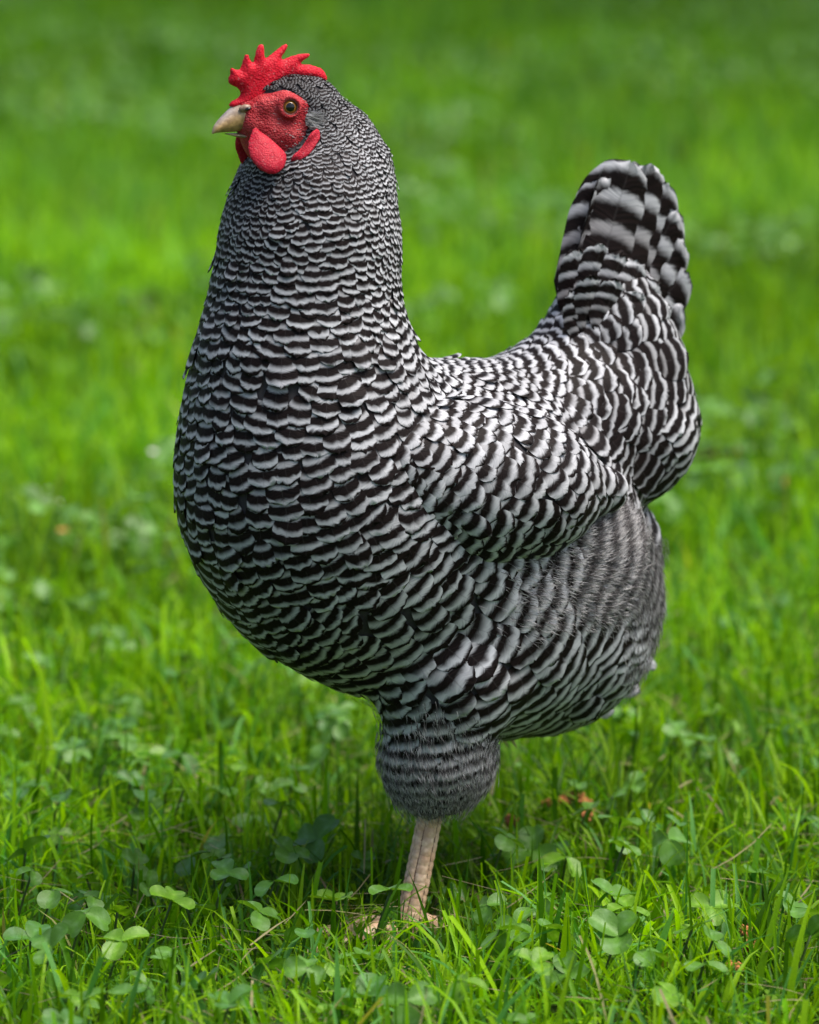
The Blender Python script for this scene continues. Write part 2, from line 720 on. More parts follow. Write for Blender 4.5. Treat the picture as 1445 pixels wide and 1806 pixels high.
def put_patches(name, parts, mat):
    V, F, C = [], [], []
    o = 0
    for v, f, c in parts:
        V.append(v); F.append(f + o); C.append(c)
        o += len(v)
    return mesh_obj(name, np.concatenate(V), np.concatenate(F), mat, None, True, {'col': np.concatenate(C)})


near = scatter(78000, -0.62, 0.62, -0.62, 0.75, 14, 21)
near = near[in_view_cone(near, 0.22)]
foot_clear = np.hypot((near[:, 0] - 0.0) / 0.020, (near[:, 1] - 0.0) / 0.016) > 1
near = near[foot_clear]
mid_ = scatter(66000, -1.3, 1.3, 0.75, 2.6, 8, 22)
mid_ = mid_[in_view_cone(mid_, 0.75)]
far_ = scatter(165000, -3.6, 3.6, 2.6, 11.0, 4, 23)
far_ = far_[in_view_cone(far_, 1.9)]
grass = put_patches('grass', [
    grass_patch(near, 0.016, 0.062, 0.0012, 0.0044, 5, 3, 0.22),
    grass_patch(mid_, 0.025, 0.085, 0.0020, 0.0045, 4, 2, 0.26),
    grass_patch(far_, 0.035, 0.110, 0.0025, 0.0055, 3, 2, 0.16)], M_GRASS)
# straw and dead stems lying in the turf
nth = 2600
txy = np.stack([rng.uniform(-0.5, 0.5, nth), rng.uniform(-0.4, 0.8, nth)], 1)
V, F, per, t_ = blade_arrays(np.c_[txy, rng.uniform(0.004, 0.032, nth)], rng.random(nth) * 6.283, rng.uniform(0.012, 0.05, nth), rng.uniform(0.0008, 0.0019, nth), rng.normal(1.45, 0.12, nth), rng.normal(0, 0.25, nth), rng.normal(0, 0.6, nth), rng.random(nth) < 0.6, 3, 2)
C = np.repeat(np.array((0.34, 0.29, 0.16)) * rng.uniform(0.35, 1.2, (nth, 1)), per, 0)
tag(mesh_obj('thatch', V, F, M_GRASS, None, True, {'col': C}), 'pale straw and dead stems lying loose in the lawn', 'straw', kind='stuff')
tag(grass, 'bright green lawn grass of thin uneven blades', 'grass', kind='stuff')


# ---- clover: three notched round leaflets on a stalk
def leaflet_mesh(L, Wd, cup, seed):
    r = np.random.default_rng(seed)
    nu, nv = 7, 7
    V, C = [], []
    for i in range(nv):
        b = -1 + 2 * i / (nv - 1)
        for j in range(nu):
            a = -1 + 2 * j / (nu - 1)
            dx, dy = a * math.sqrt(1 - b * b / 2), b * math.sqrt(1 - a * a / 2)     # square grid onto a disc
            v, u = 0.5 + 0.5 * dy, dx
            x = Wd * 0.5 * dx * (0.66 + 0.38 * v)
            y = L * v - 0.10 * L * math.exp(-(dx / 0.22) ** 2) * max(0, dy) ** 2
            z = cup * (abs(u) ** 1.4) * Wd * 0.30 - 0.14 * L * v * v + 0.015 * L * math.sin(5 * v + 4 * u + seed)
            V.append((x, y, z))
            chev = math.exp(-((v - 0.52 - 0.22 * abs(u)) / 0.09) ** 2)
            edge = 0.86 + 0.14 * (1 - abs(u))
            c = np.array((0.090, 0.215, 0.024)) * edge
            c = c * (1 - 0.45 * chev) + np.array((0.20, 0.34, 0.15)) * 0.45 * chev
            if abs(u) < 0.01:
                c = c * 1.15
            C.append(c)
    return np.array(V), grid_faces(nu, nv), np.array(C)


leaflets = []
for k in range(6):
    Lf = 0.0135 + 0.0045 * rng.random()
    leaflets.append(leaflet_mesh(Lf, Lf * (0.98 + 0.15 * rng.random()), 0.1 + 0.6 * rng.random(), k))


def rotm(axis, a):
    return np.array(Matrix.Rotation(a, 3, axis))


def clover_frames(tilt_dir, tilt, spin, droop):
    T = rotm(Vector((math.cos(tilt_dir), math.sin(tilt_dir), 0)), tilt)
    return [T @ rotm('Z', spin + k * 2 * math.pi / 3 + random.uniform(-0.15, 0.15)) @ rotm('X', -droop + random.uniform(-0.35, 0.35)) for k in range(3)]


def clover_stalk(h, dx, dy):
    pts = smooth_curve([(dx, dy, 0), (dx * 0.5, dy * 0.5, h * 0.55), (0, 0, h)], 6)
    return tube(pts, [0.0007] * 6, 5)


# data of the individual plants share the six leaflet meshes
LEAF_ME = []
for k, (v, f, c) in enumerate(leaflets):
    for tint in range(3):
        cc = c * np.array([(1, 1, 1), (1.3, 1.2, 0.6), (0.72, 0.82, 0.95)][tint])
        o = mesh_obj('leaflet', v, f, M_CLOVER, None, True, {'col': cc})
        LEAF_ME.append(o.data)
        bpy.data.objects.remove(o)
STALK_ME = []
for k in range(5):
    v, f = clover_stalk(1.0, 0, 0)
    a = 2 * math.pi * k / 5
    v[:, :2] = v[:, :2] + np.outer((1 - v[:, 2]) ** 1.5, (0.28 * math.cos(a), 0.28 * math.sin(a)))
    v[:, :2] += 0
    o = mesh_obj('stalk', v, f, M_CLOVER, None, True, {'col': np.tile((0.08, 0.13, 0.04), (len(v), 1))})
    STALK_ME.append(o.data)
    bpy.data.objects.remove(o)


def make_stalk_mesh(k, h):
    v, f = clover_stalk(h, 0.3 * h * math.cos(k), 0.3 * h * math.sin(k))
    o = mesh_obj('stalk', v, f, M_CLOVER, None, True, {'col': np.tile((0.08, 0.13, 0.04), (len(v), 1))})
    me = o.data
    bpy.data.objects.remove(o)
    return me


STALK_ME = [make_stalk_mesh(k, h) for k, h in enumerate((0.024, 0.030, 0.036, 0.042))]
STALK_H = (0.024, 0.030, 0.036, 0.042)


LANDMARKS = [((0.0, 0.0), 'beside the standing foot'), (tuple(ground_at(1000, 1425)[:2]), 'near the curled brown catkin'), (tuple(ground_at(1318, 1660)[:2]), 'near the crumbled brown catkin'),
             (tuple(ground_at(300, 1450)[:2]), 'near the arching blade with curled tip'), (tuple(ground_at(90, 1530)[:2]), 'in the dense clover clump'), (tuple(ground_at(1300, 1300)[:2]), 'in the sunlit turf behind the leg'),
             (tuple(ground_at(300, 1150)[:2]), 'in the turf below the breast'), (tuple(ground_at(600, 1780)[:2]), 'in the turf before the toes')]


def clover_label(x, y, size, tint):
    near_ = min(LANDMARKS, key=lambda q: math.hypot(q[0][0] - x, q[0][1] - y))[1]
    big_ = 'large' if size > 0.88 else 'small' if size < 0.66 else 'middling'
    return '%s %s three-leaved clover %s' % (big_, ('bluish green', 'yellowish green', 'dark green')[tint], near_)


def clover_plant(x, y, hk, size, label, group):
    h = STALK_H[hk]
    root = empty('clover_plant', (x, y, 0))
    tint = random.choice((0, 0, 1, 2))
    label = clover_label(x, y, size, tint)
    tag(root, label, 'clover', label.replace('clover', 'clovers'))
    st = bpy.data.objects.new('stalk', STALK_ME[hk])
    COL.objects.link(st)
    st.parent = root
    fr = clover_frames(random.uniform(0, 6.28), abs(random.gauss(0.40, 0.28)), random.uniform(0, 6.28), random.uniform(-0.45, 0.45))
    for m in fr:
        o = bpy.data.objects.new('leaflet', LEAF_ME[random.randrange(6) * 3 + tint])
        COL.objects.link(o)
        o.parent = root
        mm = Matrix(m.tolist()).to_4x4()
        sc = size * random.uniform(0.9, 1.08)
        o.matrix_local = Matrix.Translation((0, 0, h)) @ mm @ Matrix.Scale(sc, 4)
    return root


PROMINENT = [(45, 1505), (150, 1610), (95, 1570), (385, 1485), (415, 1560), (330, 1600), (265, 1440), (55, 1655), (215, 1660), (190, 1750), (355, 1745),
             (470, 1700), (540, 1640), (385, 1395), (110, 1400), (40, 1390), (250, 1395), (940, 1500), (990, 1645), (950, 1590), (1255, 1600), (1400, 1600),
             (1430, 1650), (1240, 1700), (1185, 1755), (880, 1640), (1090, 1650), (690, 1570), (1080, 1580), (1420, 1440), (640, 1760), (720, 1765), (820, 1730),
             (560, 1480), (500, 1420), (460, 1610), (590, 1590), (130, 1320), (60, 1280), (320, 1330), (210, 1280), (1120, 1290), (1180, 1480), (1340, 1540)]
placed = []
for (px, py) in PROMINENT:
    hk = random.choice((1, 2, 3))
    p = ground_at(px, py, STALK_H[hk])
    placed.append((p[0], p[1]))
    clover_plant(p[0], p[1], hk, random.uniform(0.72, 1.0), 'three-leaved clover plant with bluish green leaflets among the lawn grass', 'clover plants in the lawn')
tries = 0
while len(placed) < 240 and tries < 6000:
    tries += 1
    x, y = random.uniform(-0.40, 0.42), random.uniform(-0.28, 0.75)
    if not in_view_cone(np.array([[x, y]]), 0.02)[0] or math.hypot(x, y) < 0.03:
        continue
    if vnoise(np.array([[x * 9 + 5, y * 6 + 9]]), 31)[0] < (0.28 if x < -0.02 else 0.60):
        continue
    if min(math.hypot(x - a, y - b) for a, b in placed) < 0.016:
        continue
    placed.append((x, y))
    clover_plant(x, y, random.choice((0, 1, 2, 3)), random.uniform(0.5, 0.85), 'three-leaved clover plant with bluish green leaflets among the lawn grass', 'clover plants in the lawn')

# the clover further off reads as one mass
V, F, C = [], [], []
off = 0
cnt = 0
cp = scatter(30000, -1.9, 1.9, 0.55, 8.5, 5, 41)
cp = cp[in_view_cone(cp, 0.4)]
keep = vnoise(cp * 2.6, 43) > 0.52
cp = cp[keep][:5200]
for (x, y) in cp:
    h = random.uniform(0.025, 0.075)
    for m in clover_frames(random.uniform(0, 6.28), abs(random.gauss(0.3, 0.25)), random.uniform(0, 6.28), random.uniform(-0.2, 0.4)):
        v, f, c = leaflets[random.randrange(6)]
        sel = np.arange(49).reshape(7, 7)[::3, ::3].ravel()
        vv = (v[sel] * random.uniform(0.75, 1.2)) @ m.T + (x, y, h)
        V.append(vv); F.append(grid_faces(3, 3) + off); C.append(c[sel] * random.uniform(0.6, 1.25))
        off += 9
tag(mesh_obj('clover_cover', np.concatenate(V), np.concatenate(F), M_CLOVER, None, True, {'col': np.concatenate(C)}),
    'patches of clover leaves mixed into the lawn behind the hen', 'clover', kind='stuff')


# ---- blades that stand out singly
def long_blade(pts, width, col, label):
    """pts = (px, py, height, behind) along the midrib"""
    P = smooth_curve([np.asarray(p) for p in pts], 12)
    T = np.gradient(P, axis=0)
    T /= np.linalg.norm(T, axis=1, keepdims=True)
    side = np.cross(T, np.array([0.15, 1.0, 0.1]))
    side /= np.linalg.norm(side, axis=1, keepdims=True)
    nrm = np.cross(side, T)
    t = np.linspace(0, 1, 12)
    w = width * 0.5 * (0.6 + 0.4 * np.minimum(4 * t, 1)) * (1 - t ** 3.0) + 0.0002
    V = np.stack([P - side * w[:, None], P + nrm * (w * 0.4)[:, None], P + side * w[:, None]], 1).reshape(-1, 3)
    C = np.tile(np.array(col), (36, 1))
    base = P[0]
    o = mesh_obj('grass_blade', V - base, grid_faces(3, 12), M_GRASS, None, True, {'col': C})
    o.location = base
    tag(o, label, 'grass', 'long grass blades standing out of the lawn')


def blade_from_px(bx, by, tx, ty, width, col, arch=0.0, dy=0.0):
    """base stands on the ground under pixel (bx,by); tip at pixel (tx,ty), dy metres behind the base"""
    b = ground_at(bx, by, 0.0)
    d = ray_dir(tx, ty)
    tip = CAM + d * ((b[1] + dy - CAM[1]) / d[1])
    m = (b + tip) / 2 + np.array([0, 0, arch])
    m = b * 0.45 + tip * 0.55 + np.array([(b[0] - tip[0]) * 0.10, 0, arch + 0.02 * (tip[2] - b[2])])
    return [b, m, tip]


GB = PAL[1] * 1.1
BL = PAL[4]
LONG = [
    (345, 1445, 178, 1362, .0022, BL, .022, 'slender blade arching over to a pale curled tip above the clover'),
    (572, 1560, 576, 1330, .0026, GB, 0, 'tall upright single blade left of the hen\'s drumstick'),
    (925, 1480, 938, 1288, .0030, GB, 0, 'tallest upright blade standing behind the shank'),
    (950, 1490, 972, 1370, .0028, GB, 0, 'short upright blade beside the tallest blade behind the shank'),
    (880, 1500, 877, 1330, .0026, PAL[0], 0, 'upright blade right under the belly fluff'),
    (1105, 1420, 1076, 1290, .0032, PAL[2], 0.004, 'blade with a bent dry tip behind the brown catkin'),
    (1350, 1385, 1278, 1180, .0046, BL * .8, .006, 'broad dull green blade leaning left in the sunlit turf'),
    (1310, 1560, 1265, 1395, .0036, BL * .7, 0, 'dark bluish blade bowed to one side in the open turf'),
    (1190, 1590, 1180, 1470, .0034, BL, 0, 'pale blade bowing to the left over clover leaves'),
    (1365, 1480, 1338, 1415, .0030, GB, 0, 'short dark green blade leaning back'),
    (860, 1620, 895, 1545, .0034, GB, 0, 'sturdy green blade leaning over next to the foot'),
    (810, 1585, 798, 1395, .0026, GB, 0, 'blade crossing in front of the drumstick feathers'),
    (775, 1600, 762, 1430, .0018, PAL[2], 0, 'thin blade rising against the upper shank'),
    (690, 1640, 712, 1485, .0024, GB, 0, 'blade leaning in front of the shank'),
    (705, 1700, 704, 1560, .0014, PAL[2], 0, 'dark thin stalk crossing the lower shank'),
    (735, 1690, 655, 1600, .0034, BL, .006, 'pale blade arching across the foot'),
    (675, 1720, 640, 1640, .0040, BL * 1.2, 0, 'pale broad blade left of the toes'),
    (300, 1560, 307, 1405, .0026, GB, 0, 'upright blade among the clover clump'),
    (355, 1500, 325, 1420, .0024, GB, 0, 'leaning blade above the big clover leaf'),
    (440, 1515, 390, 1355, .0024, PAL[2], 0, 'dark blade leaning left in the shade'),
    (75, 1480, 115, 1365, .0026, GB, 0, 'folded blade bending like a hairpin'),
    (18, 1420, 16, 1320, .0024, PAL[0], 0, 'light green upright blade at the shaded edge of clover'),
    (1250, 1175, 1222, 1078, .0045, PAL[5] * 1.3, .010, 'bright yellow green blade arching over in the sunlit turf'),
    (1365, 1165, 1405, 1095, .0050, PAL[5] * 1.2, 0, 'bright yellow green broad blade leaning right in the sunlit turf'),
    (1130, 1700, 1175, 1565, .0034, PAL[1], 0, 'green blade leaning right across pale stems'),
    (1145, 1760, 1190, 1600, .0040, BL * 1.2, 0, 'long pale blade lying askew in the open turf'),
    (1330, 1700, 1375, 1540, .0034, PAL[0], 0, 'upright blade beside the crumbled catkin'),
    (1350, 1690, 1312, 1585, .0040, PAL[0], 0, 'broad blade before the crumbled catkin'),
    (30, 1780, 10, 1670, .0050, BL, 0, 'broad bluish blade at the rim of the clover clump'),
    (175, 1740, 108, 1668, .0050, BL, .004, 'broad pale blade with a shiny kink'),
]
for (bx, by, tx, ty, w, c, arch, lab) in LONG:
    long_blade(blade_from_px(bx, by, tx, ty, w, c, arch), w, np.array(c), lab)


# ---- an unseen tree, added so that its crown shades the turf further off
tree = empty('unseen_shade_tree', (3.1, 6.4, 0))
tag(tree, 'leafy broad-crowned tree added out of view to shade the far turf', 'tree')
tp = smooth_curve([(0, 0, 0), (0.05, 0.02, 1.3), (-0.05, 0.0, 2.6), (-0.25, -0.1, 4.0), (-0.4, -0.2, 5.4)], 14)
V, F = tube(tp, np.linspace(0.17, 0.05, 14), 12)
mesh_obj('trunk', V, F, M_TWIG, tree)
for k in range(9):
    a = k * 2.4
    z0 = 2.5 + 0.3 * k
    b0 = np.array([-0.05 - 0.04 * k, -0.02 * k, z0])
    V, F = tube(smooth_curve([b0, b0 + np.array([math.cos(a) * 0.9, math.sin(a) * 0.9, 0.5]), b0 + np.array([math.cos(a) * 2.0, math.sin(a) * 1.9, 0.9])], 8), np.linspace(0.06, 0.015, 8), 7)
    mesh_obj('limb', V, F, M_TWIG, tree)
r_ = np.random.default_rng(77)
nl = 9000
cl = r_.normal(0, 1, (60, 3))
cl = cl / np.linalg.norm(cl, axis=1, keepdims=True) * r_.random((60, 1)) ** 0.4 * np.array((2.6, 3.0, 1.5)) + np.array((-0.4, -0.2, 4.9))
c0 = cl[r_.integers(0, 60, nl)] + r_.normal(0, 0.36, (nl, 3))
a1 = r_.normal(0, 1, (nl, 3)); a1 /= np.linalg.norm(a1, axis=1, keepdims=True)
b1 = np.cross(a1, r_.normal(0, 1, (nl, 3))); b1 /= np.linalg.norm(b1, axis=1, keepdims=True)
sz = r_.uniform(0.05, 0.11, (nl, 1))
V = np.stack([c0 - a1 * sz, c0 + b1 * sz * 0.5, c0 + a1 * sz, c0 - b1 * sz * 0.5], 1).reshape(-1, 3)
cr = mesh_obj('crown', V, np.arange(nl * 4).reshape(-1, 4), M_GRASS, tree, False, {'col': np.repeat(np.array((0.05, 0.11, 0.02)) * r_.uniform(0.6, 1.4, (nl, 1)), 4, 0)})
cr['kind'] = 'stuff'


# ---- fallen bits
def catkin(pts_px, z, label):
    pts = smooth_curve([ground_at(x, y, z) for x, y in pts_px], 60)
    V, F = [], []
    o = 0
    for p in pts:
        for _ in range(5):
            q = p + rng.normal(0, 0.0011, 3)
            r = 0.0007 + 0.0009 * rng.random()
            d = np.array([(1, 0, 0), (-1, 0, 0), (0, 1, 0), (0, -1, 0), (0, 0, 1), (0, 0, -1)]) * r * rng.uniform(0.6, 1.3, (6, 1))
            V.append(q + d)
            F.append(np.array([(0, 2, 4), (2, 1, 4), (1, 3, 4), (3, 0, 4), (2, 0, 5), (1, 2, 5), (3, 1, 5), (0, 3, 5)]) + o)
            o += 6
    v = np.concatenate(V)
    b = v.mean(0)
    ob = mesh_obj('fallen_catkin', v - b, np.concatenate(F), M_CATKIN, None, False)
    ob.location = b
    tag(ob, label, 'catkin', 'dry brown catkins fallen in the grass')


catkin([(962, 1418), (985, 1412), (1010, 1404), (1030, 1412), (1038, 1428), (1030, 1445)], 0.030, 'curled rusty brown catkin lying in grass behind the shank')
catkin([(1312, 1640), (1325, 1652), (1320, 1672)], 0.022, 'crumbled rusty brown catkin lying beside clover in the open turf')
catkin([(1285, 1705), (1300, 1712)], 0.020, 'small scrap of brown catkin lying deep in the turf')
catkin([(900, 1445), (908, 1450)], 0.030, 'tiny brown catkin scrap in the shade under the hen')
tw = smooth_curve([ground_at(1195, 815, 0.05), ground_at(1245, 803, 0.055), ground_at(1292, 796, 0.06)], 10)
V, F = tube(tw - tw[0], np.linspace(0.0022, 0.0030, 10), 7)
o = mesh_obj('twig', V, F, M_TWIG)
o.location = tw[0]
tag(o, 'thin dark twig with a reddish end lying on grass behind the tail', 'twig')
V, F = tube(tw[-3:] - tw[-1] + np.array([0.004, 0, 0.001]), [0.003, 0.0045, 0.003], 7)
e = mesh_obj('broken_end', V + (tw[-1] - tw[0]), F, M_DRY, o)


def small_leaf(name, p, size, mat, label, group, cat):
    nu, nv = 5, 6
    a = random.uniform(0, 6.28)
    V = []
    for i in range(nv):
        v = i / (nv - 1)
        for j in range(nu):
            u = -1 + 2 * j / (nu - 1)
            w = size * 0.42 * math.sin(math.pi * (0.08 + 0.88 * v)) ** 0.8
            V.append((u * w, size * (v - 0.5), size * (0.12 * u * u + 0.15 * (v - 0.5) ** 2)))
    V = np.array(V) @ rotm('Z', a).T @ rotm('X', random.uniform(-0.5, 0.5)).T
    o = mesh_obj(name, V, grid_faces(nu, nv), mat)
    o.location = p
    tag(o, label, cat, group)


for (px, py, s) in [(85, 862, .006), (200, 782, .009), (270, 797, .011), (60, 730, .011), (45, 768, .006), (215, 848, .006), (107, 885, .005), (230, 1147, .006)]:
    small_leaf('fallen_petal', ground_at(px, py, 0.060), s * 0.5, M_PETAL, 'small white petal lying on top of the lawn grass', 'white petals fallen on the grass', 'petal')
small_leaf('fallen_leaf', ground_at(112, 937, 0.045), 0.009, M_DRY, 'orange brown dry leaf lying in the grass before the hen\'s breast', None, 'leaf')
small_leaf('fallen_leaf', ground_at(1375, 848, 0.045), 0.013, M_DRY, 'dull brown dry leaf lying in the grass behind the tail', None, 'leaf')

# ------------------------------------------------------------------ THE HEN
hen = empty('hen', (0, 0, 0))
tag(hen, 'black and white barred hen with red comb standing on one leg in grass', 'hen')

SH = 13      # pixels that the plumage stands off the body


def bp(x, y, l=0.0):
    return BODY.px(x, y, l)


body = SDF(0.022)


def chain(sdf, pts, sh=SH, k=None, plane=BODY):
    prev = None
    for q in pts:
        x, y, r = q[:3]
        l = q[3] if len(q) > 3 else 0.0
        p = plane.px(x, y, l)
        rr = pxr(r - sh, p)
        if prev is not None:
            sdf.cone(prev[0], prev[1], p, rr, k)
        prev = (p, rr)


# neck and trunk (x, y, radius, side) in sketch pixels
chain(body, [(542, 194, 62), (584, 240, 60), (588, 285, 82)], k=0.007, plane=HEAD)
chain(body, [(580, 292, 92), (557, 345, 128), (548, 420, 147), (538, 520, 148), (534, 620, 174), (546, 730, 212), (562, 820, 232), (575, 880, 238)])
chain(body, [(478, 174, 40), (510, 178, 54), (545, 188, 64)], k=0.006, plane=HEAD)
chain(body, [(472, 290, 36), (490, 330, 76)], k=0.008)
chain(body, [(575, 880, 238), (604, 960, 224), (660, 1020, 205)])
chain(body, [(575, 860, 235), (690, 900, 248), (790, 905, 256), (900, 960, 230), (925, 1030, 208)])
chain(body, [(690, 990, 205), (830, 1080, 205, 0.012), (920, 1080, 200)])
chain(body, [(820, 1090, 180, 0.024), (790, 1190, 135, 0.034), (772, 1290, 88, 0.034), (770, 1345, 92, 0.033), (765, 1392, 58, 0.032)], k=0.012)
chain(body, [(880, 1120, 172), (970, 1115, 155), (990, 1070, 155)])
chain(body, [(880, 800, 170), (1000, 740, 150), (1085, 745, 146)], k=0.016)
chain(body, [(1085, 745, 146), (1085, 640, 114), (1075, 575, 96), (1075, 520, 80)], k=0.016)
chain(body, [(990, 660, 80), (1035, 570, 66)], k=0.012)
chain(body, [(1050, 1000, 108), (1082, 958, 92)], k=0.010)
# raised far leg is folded under the belly
chain(body, [(840, 1110, 150, -0.030), (800, 1190, 90, -0.040)], k=0.014)

lo, hi = body.bounds()
BV, BQ = surface_nets(body, lo, hi, 0.0042)
BN = body.grad(BV)

# wing: a flattened bulge lying on the side
wing_pts = [(735, 800), (800, 815), (880, 835), (960, 850), (1050, 868)]
wing_r = [62, 104, 122, 98, 30]
wing_h = [0.002, 0.010, 0.0185, 0.0205, 0.016]


def make_wing(side):
    """a lens of two shifted ball chains; returns the distance function as class"""
    w = SDF(0.012)
    P = []
    for (x, y), r, hh_ in zip(wing_pts, wing_r, wing_h):
        p = body.trace(x, y)
        P.append((p, pxr(r, p), hh_))
    for (a, ra, ha), (b, rb, hb) in zip(P[:-1], P[1:]):
        na, nb = body.grad(a[None])[0], body.grad(b[None])[0]
        # sunk so that only a cap of the ball stands proud
        a2, b2 = a - na * (ra * 1.18 - ha), b - nb * (rb * 1.18 - hb)
        if side < 0:
            a2, b2 = BODY.mirror(a2), BODY.mirror(b2)
        w.cone(a2, ra * 1.18, b2, rb * 1.18)
    return w


wings = [make_wing(1), make_wing(-1)]


def wing_mesh(w):
    fn = lambda P: np.maximum(w(P), -(body(P) + 0.004))
    lo, hi = w.bounds(0.006)
    return surface_nets(fn, lo, hi, 0.0035)


# --- flow controls: sketch point, direction, row spacing, feather width, length factor, bars per row, pale share, softness, tone, fluff
CTRL = [
    # head and neck
    (480, 148, .9, .1, 5.5, 8, 2.6, 1.0, .28, .12, .40, 0), (520, 145, .9, .25, 5.5, 8, 2.6, 1.0, .28, .12, .40, 0), (552, 160, .8, .5, 6, 9, 2.6, 1.0, .34, .12, .5, 0), (590, 190, .5, .9, 7.5, 10, 2.6, 1.0, .38, .10, .65, 0),
    (640, 260, .35, 1, 9, 12, 2.6, 1.0, .45, .10, 1.0, 0), (570, 250, .1, 1, 8, 13, 2.6, 1.0, .36, .10, .62, 0),
    (560, 310, .05, 1, 10.5, 17, 2.6, 1.0, .36, .10, .7, 0), (450, 320, -.1, 1, 10, 13, 2.6, 1.0, .34, .10, .6, 0),
    (680, 370, .1, 1, 11.5, 14, 2.6, 1.0, .46, .10, 1.05, 0), (560, 390, .05, 1, 16, 26, 2.5, 1.0, .40, .10, .85, 0),
    (420, 420, -.1, 1, 13, 18, 2.5, 1.0, .36, .10, .75, 0), (690, 470, 0, 1, 14, 17, 2.5, 1.0, .46, .10, 1.05, 0),
    (560, 480, 0, 1, 21, 34, 2.4, 1.0, .42, .10, .85, 0), (420, 520, -.1, 1, 18, 25, 2.4, 1.0, .38, .10, .8, 0),
    (660, 570, .1, 1, 22, 28, 2.4, 1.0, .42, .10, .9, 0), (540, 580, 0, 1, 25, 40, 2.3, 1.0, .42, .09, .85, 0),
    # breast
    (400, 620, -.1, 1, 25, 36, 2.3, 1.0, .42, .09, .85, 0), (340, 720, -.05, 1, 26, 38, 2.3, 1.0, .42, .09, .85, 0),
    (500, 700, 0, 1, 28, 46, 2.3, 1.0, .42, .08, .85, 0), (620, 720, .25, 1, 28, 44, 2.3, 1.0, .42, .08, .9, 0),
    (450, 830, .02, 1, 28, 46, 2.3, 1.0, .40, .08, .82, 0), (560, 850, .12, 1, 28, 48, 2.3, 1.0, .40, .08, .82, 0),
    (650, 860, .45, 1, 30, 48, 2.3, 1.0, .40, .08, .85, 0), (350, 880, .05, 1, 27, 42, 2.3, 1.0, .38, .08, .8, 0),
    (480, 980, .2, 1, 27, 46, 2.3, 1.0, .38, .08, .8, 0), (620, 1000, .45, 1, 30, 50, 2.3, 1.0, .38, .08, .82, 0),
    (430, 1060, .45, .9, 26, 44, 2.3, 1.0, .36, .08, .8, 0), (560, 1120, .6, .8, 27, 46, 2.3, 1.0, .38, .09, .8, 0),
    # flank and thigh
    (720, 960, .7, 1, 33, 52, 2.3, 1.0, .44, .09, .9, 0), (740, 1060, .75, .8, 36, 58, 2.3, 1.0, .46, .10, .95, .1),
    (700, 1170, .5, .9, 36, 58, 2.3, 1.0, .44, .10, .9, .1), (840, 1080, 1, .45, 40, 64, 2.3, 1.0, .48, .12, .95, .35),
    (820, 1180, .8, .7, 40, 62, 2.3, 1.0, .46, .12, .95, .2), (950, 1060, 1, .25, 40, 62, 2.3, 1.0, .48, .14, .95, .6),
    (960, 1170, .9, .5, 40, 66, 2.4, 1.0, .46, .11, .95, .3), (900, 1250, .7, .8, 36, 70, 2.4, 1.0, .46, .10, .9, .15),
    (1050, 1150, .85, .55, 36, 70, 2.4, 1.0, .46, .11, .95, .3), (1010, 1240, .7, .7, 32, 70, 2.4, 1.0, .46, .10, .9, .15),
    (1130, 1120, .7, .8, 40, 66, 2.3, 1.0, .46, .14, .95, .5), (1060, 1040, 1, .2, 40, 60, 2.3, 1.0, .48, .16, .95, .9),
    (1090, 950, .8, -.4, 42, 54, 2.2, 1.0, .50, .20, .95, 1.0), (1140, 1010, .9, .2, 40, 54, 2.2, 1.0, .50, .20, .95, 1.0),
    # drumstick
    (700, 1260, .15, 1, 34, 54, 2.2, 1.0, .42, .12, .85, .35), (770, 1290, .15, 1, 34, 54, 2.2, 1.0, .44, .14, .9, .6),
    (720, 1360, .1, 1, 26, 46, 2.2, 1.0, .42, .14, .85, .7), (790, 1380, .1, 1, 24, 44, 2.2, 1.0, .42, .14, .85, .7), (850, 1340, .3, 1, 28, 46, 2.2, 1.0, .42, .14, .85, .7),
    # back, saddle
    (720, 640, .7, .7, 25, 32, 2.3, 1.0, .52, .10, 1.05, 0), (790, 690, 1, .55, 27, 34, 2.3, 1.0, .55, .10, 1.1, 0),
    (740, 740, .6, .8, 28, 38, 2.3, 1.0, .50, .10, 1.0, 0), (860, 690, 1, .45, 28, 30, 2.4, 1.0, .55, .10, 1.1, 0), (900, 650, 1, -.05, 24, 24, 2.4, 1.0, .50, .10, 1.1, 0),
    (950, 690, 1, .55, 30, 30, 2.5, 1.0, .50, .10, 1.05, 0), (960, 600, .9, -.45, 24, 26, 2.5, 1.0, .46, .09, 1.05, 0),
    (1010, 560, .7, -.8, 28, 34, 2.4, 1.0, .44, .09, 1.0, 0), (1030, 650, 1, -.2, 40, 40, 2.3, 1.35, .38, .08, 1.0, 0), (1000, 740, .9, .6, 32, 34, 2.4, 1.0, .50, .09, 1.0, 0),
    (1100, 590, .95, -.6, 44, 52, 2.2, 1.5, .38, .08, .9, 0), (1120, 690, 1, -.05, 46, 54, 2.2, 1.6, .36, .08, .85, 0),
    (1180, 640, 1, -.3, 46, 54, 2.2, 1.6, .38, .08, .95, 0), (1200, 760, .7, .6, 46, 56, 2.2, 1.6, .44, .08, 1.0, 0),
    (1090, 770, .9, .5, 44, 50, 2.2, 1.5, .34, .08, .8, 0), (1150, 840, .6, .8, 44, 58, 2.2, 1.5, .36, .08, .8, 0), (1080, 840, .8, .6, 40, 50, 2.2, 1.3, .34, .08, .7, 0),
]


def px_vec(dx, dy):
    return RIGHT * dx - UP * dy


